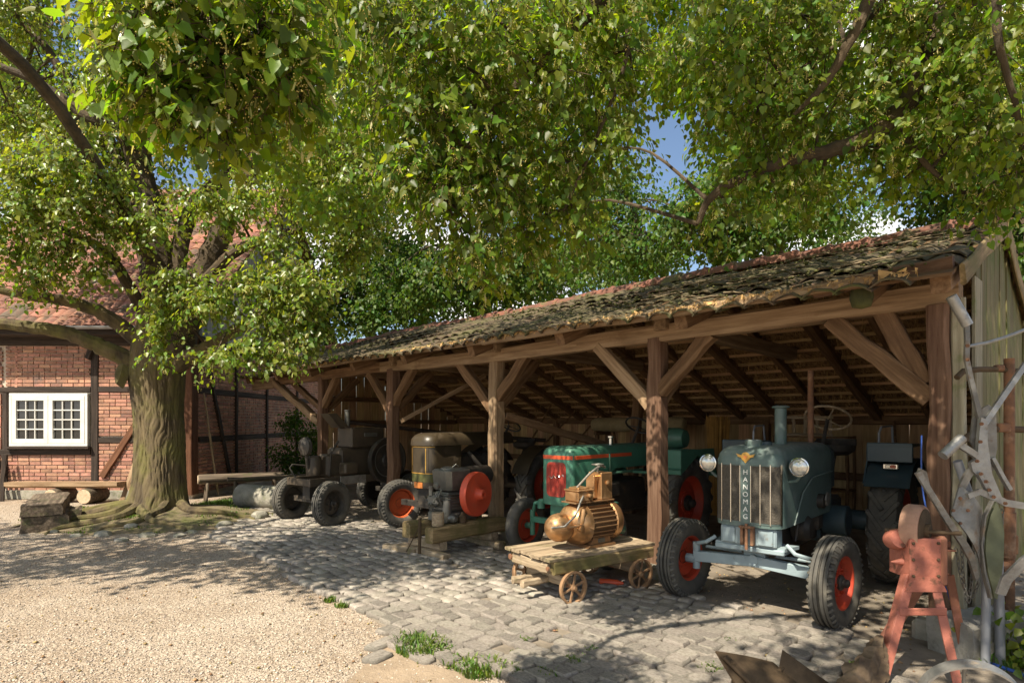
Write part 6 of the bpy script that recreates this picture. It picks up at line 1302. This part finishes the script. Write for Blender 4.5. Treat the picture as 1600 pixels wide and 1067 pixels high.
cB = [cl(300, 60, 2.1, 110, 60, .22, 34), cl(230, 110, 2.05, 50, 50, .18, 16), cl(350, 130, 2.1, 90, 50, .22, 28), cl(290, 180, 2.1, 60, 34, .16, 16), cl(420, 50, 2.15, 70, 60, .2, 22), cl(260, 20, 2.1, 90, 40, .2, 20), cl(460, 130, 2.2, 40, 40, .16, 10), cl(380, -40, 2.15, 150, 50, .3, 36), cl(330, 205, 2.1, 30, 20, .1, 7),
      cl(640, 170, 3.5, 60, 50, .3, 26), cl(700, 220, 3.5, 60, 50, .3, 26), cl(690, 300, 3.5, 50, 46, .3, 22), cl(760, 290, 3.6, 56, 60, .3, 28), cl(730, 380, 3.6, 44, 40, .25, 18), cl(640, 270, 3.5, 40, 24, .2, 9), cl(780, 200, 3.6, 70, 60, .3, 34), cl(720, 100, 3.5, 90, 60, .35, 40), cl(840, 120, 3.6, 80, 70, .35, 44), cl(850, 250, 3.8, 64, 70, .35, 36), cl(900, 340, 3.9, 50, 50, .3, 24), cl(820, 370, 3.9, 50, 44, .3, 22), cl(930, 200, 3.9, 46, 70, .35, 30), cl(950, 90, 3.8, 50, 70, .35, 30), cl(620, 60, 3.5, 80, 60, .35, 34), cl(760, 20, 3.5, 110, 50, .4, 44), cl(900, 20, 3.6, 80, 50, .35, 34), cl(550, 20, 3.4, 80, 40, .3, 26), cl(760, 440, 3.9, 26, 18, .15, 6), cl(985, 110, 3.9, 26, 44, .2, 8),
      cl(1120, 60, 4.0, 60, 60, .35, 30), cl(1130, 150, 4.1, 50, 50, .35, 24), cl(1200, 80, 4.0, 70, 70, .35, 38), cl(1180, 180, 4.1, 60, 50, .35, 26), cl(1290, 90, 4.0, 60, 60, .35, 28), cl(1270, 200, 4.1, 70, 46, .35, 30), cl(1380, 130, 4.0, 60, 60, .35, 28), cl(1430, 60, 3.9, 60, 46, .35, 26), cl(1470, 160, 3.9, 70, 60, .35, 36), cl(1550, 90, 3.6, 70, 70, .3, 32), cl(1540, 200, 3.7, 70, 56, .3, 32), cl(1590, 270, 3.6, 60, 50, .3, 22), cl(1480, 240, 3.9, 60, 40, .3, 20), cl(1380, 240, 4.0, 60, 34, .3, 18), cl(1200, 270, 4.2, 60, 36, .3, 20), cl(1140, 330, 4.3, 46, 44, .3, 18), cl(1270, 300, 4.3, 50, 30, .3, 14), cl(1100, 10, 4.0, 60, 30, .3, 16), cl(1240, 10, 3.9, 80, 40, .3, 28), cl(1500, 10, 3.8, 90, 40, .3, 30), cl(1400, 290, 4.2, 34, 24, .2, 6), cl(1560, 320, 3.9, 50, 34, .2, 14), cl(1380, 10, 3.9, 40, 30, .3, 10)]
for (x, y, z, r_, ns) in ((.6, .3, 6.0, .8, 130), (.7, 1.5, 5.9, .7, 130), (1.3, .8, 6.0, .9, 140), (1.6, 1.9, 5.6, .8, 120), (.5, -.6, 6.6, .8, 90), (2.4, 1.2, 6.0, .9, 110), (.2, 2.2, 6.5, .5, 60), (3.2, 2.2, 6.2, .9, 80), (2.8, .0, 6.6, 1., 90), (1.0, -.9, 6.8, 1., 90), (1.2, 3.2, 6.9, .8, 60), (2.6, 3.4, 7., .9, 70), (4.2, 3.6, 7.2, 1., 80), (1.0, 3.7, 7.4, .8, 60), (-.4, 5.1, 7.5, .8, 50), (-1.75, 6.4, 7.6, .8, 50), (-.9, .0, 6.1, .5, 110), (-.5, .5, 6.3, .5, 80), (2.2, 2.6, 6.6, .9, 110), (3.0, 1.6, 6.0, .9, 120), (1.9, .6, 6.4, .8, 100)): cB.append((Vector((x, y, z)), (r_, r_ * .9, .45), int(ns * .62), 1))  # unseen clumps added overhead, set to shade blue tractor, shed roof and plough body
rnd = random.Random(77); k = 0
while k < 175:
    px, py, Z = rnd.uniform(430, 1660), rnd.uniform(-70, 330), rnd.uniform(5., 7.6)
    if (985 < px < 1120 and 165 < py < 320) or py > 330 + (1540 - px) * .2 - 75 or (1300 < px < 1450 and py > 230): continue
    k += 1; px = px if k > 24 else rnd.uniform(960, 1130); py = py if k > 24 else rnd.uniform(-50, 110); cB.append(cl(px, py, Z, rnd.uniform(40, 70), rnd.uniform(24, 42), .4, rnd.randrange(26, 44)) + (.066,))
tree('lime_tree', 'lime tree whose leafy blossoming boughs hang over the yard and shed roof', tuple(OB), limbsB, [(c[0], tuple(q * 1.4 for q in c[1]), int(c[2] * 2.9)) if len(c) == 3 else c for c in cB], 'leaf_near', .050, heart(), trunk=over_trunk, nl=6, blossom=4200, link_r=.012, twr=.0028)

# ---- trees behind the house and the shed
def back_tree(label, base, spots, limbs, size=.13, dens=1., seed=0):
    def tk(t): m = MB(); m.tube([(0, 0, -.1), (.05, 0, 1.5), (0, .1, 3), (.1, 0, 5)], [.34, .28, .24, .14], 12); m.build('trunk', 'bark', t)
    cs = []
    rnd = random.Random(seed)
    for (px, py, Z, rx_, ry_, n) in spots:
        for _ in range(n):
            a = rnd.uniform(0, 6.28); q = math.sqrt(rnd.random()); z_ = Z * rnd.uniform(.93, 1.1); cs.append(cl(px + rx_ * q * math.cos(a), py + ry_ * q * math.sin(a), z_, rnd.uniform(38, 60), rnd.uniform(26, 42), .8, int(rnd.randrange(34, 56) * dens)))
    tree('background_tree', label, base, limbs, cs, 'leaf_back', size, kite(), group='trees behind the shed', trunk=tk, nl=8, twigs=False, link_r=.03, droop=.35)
def lim(base, tops): b = Vector(base) + Vector((.1, 0, 4.9)); return [([b, b.lerp(Vector(q), .5) + Vector((0, 0, .4)), q], .14, .03) for q in tops]
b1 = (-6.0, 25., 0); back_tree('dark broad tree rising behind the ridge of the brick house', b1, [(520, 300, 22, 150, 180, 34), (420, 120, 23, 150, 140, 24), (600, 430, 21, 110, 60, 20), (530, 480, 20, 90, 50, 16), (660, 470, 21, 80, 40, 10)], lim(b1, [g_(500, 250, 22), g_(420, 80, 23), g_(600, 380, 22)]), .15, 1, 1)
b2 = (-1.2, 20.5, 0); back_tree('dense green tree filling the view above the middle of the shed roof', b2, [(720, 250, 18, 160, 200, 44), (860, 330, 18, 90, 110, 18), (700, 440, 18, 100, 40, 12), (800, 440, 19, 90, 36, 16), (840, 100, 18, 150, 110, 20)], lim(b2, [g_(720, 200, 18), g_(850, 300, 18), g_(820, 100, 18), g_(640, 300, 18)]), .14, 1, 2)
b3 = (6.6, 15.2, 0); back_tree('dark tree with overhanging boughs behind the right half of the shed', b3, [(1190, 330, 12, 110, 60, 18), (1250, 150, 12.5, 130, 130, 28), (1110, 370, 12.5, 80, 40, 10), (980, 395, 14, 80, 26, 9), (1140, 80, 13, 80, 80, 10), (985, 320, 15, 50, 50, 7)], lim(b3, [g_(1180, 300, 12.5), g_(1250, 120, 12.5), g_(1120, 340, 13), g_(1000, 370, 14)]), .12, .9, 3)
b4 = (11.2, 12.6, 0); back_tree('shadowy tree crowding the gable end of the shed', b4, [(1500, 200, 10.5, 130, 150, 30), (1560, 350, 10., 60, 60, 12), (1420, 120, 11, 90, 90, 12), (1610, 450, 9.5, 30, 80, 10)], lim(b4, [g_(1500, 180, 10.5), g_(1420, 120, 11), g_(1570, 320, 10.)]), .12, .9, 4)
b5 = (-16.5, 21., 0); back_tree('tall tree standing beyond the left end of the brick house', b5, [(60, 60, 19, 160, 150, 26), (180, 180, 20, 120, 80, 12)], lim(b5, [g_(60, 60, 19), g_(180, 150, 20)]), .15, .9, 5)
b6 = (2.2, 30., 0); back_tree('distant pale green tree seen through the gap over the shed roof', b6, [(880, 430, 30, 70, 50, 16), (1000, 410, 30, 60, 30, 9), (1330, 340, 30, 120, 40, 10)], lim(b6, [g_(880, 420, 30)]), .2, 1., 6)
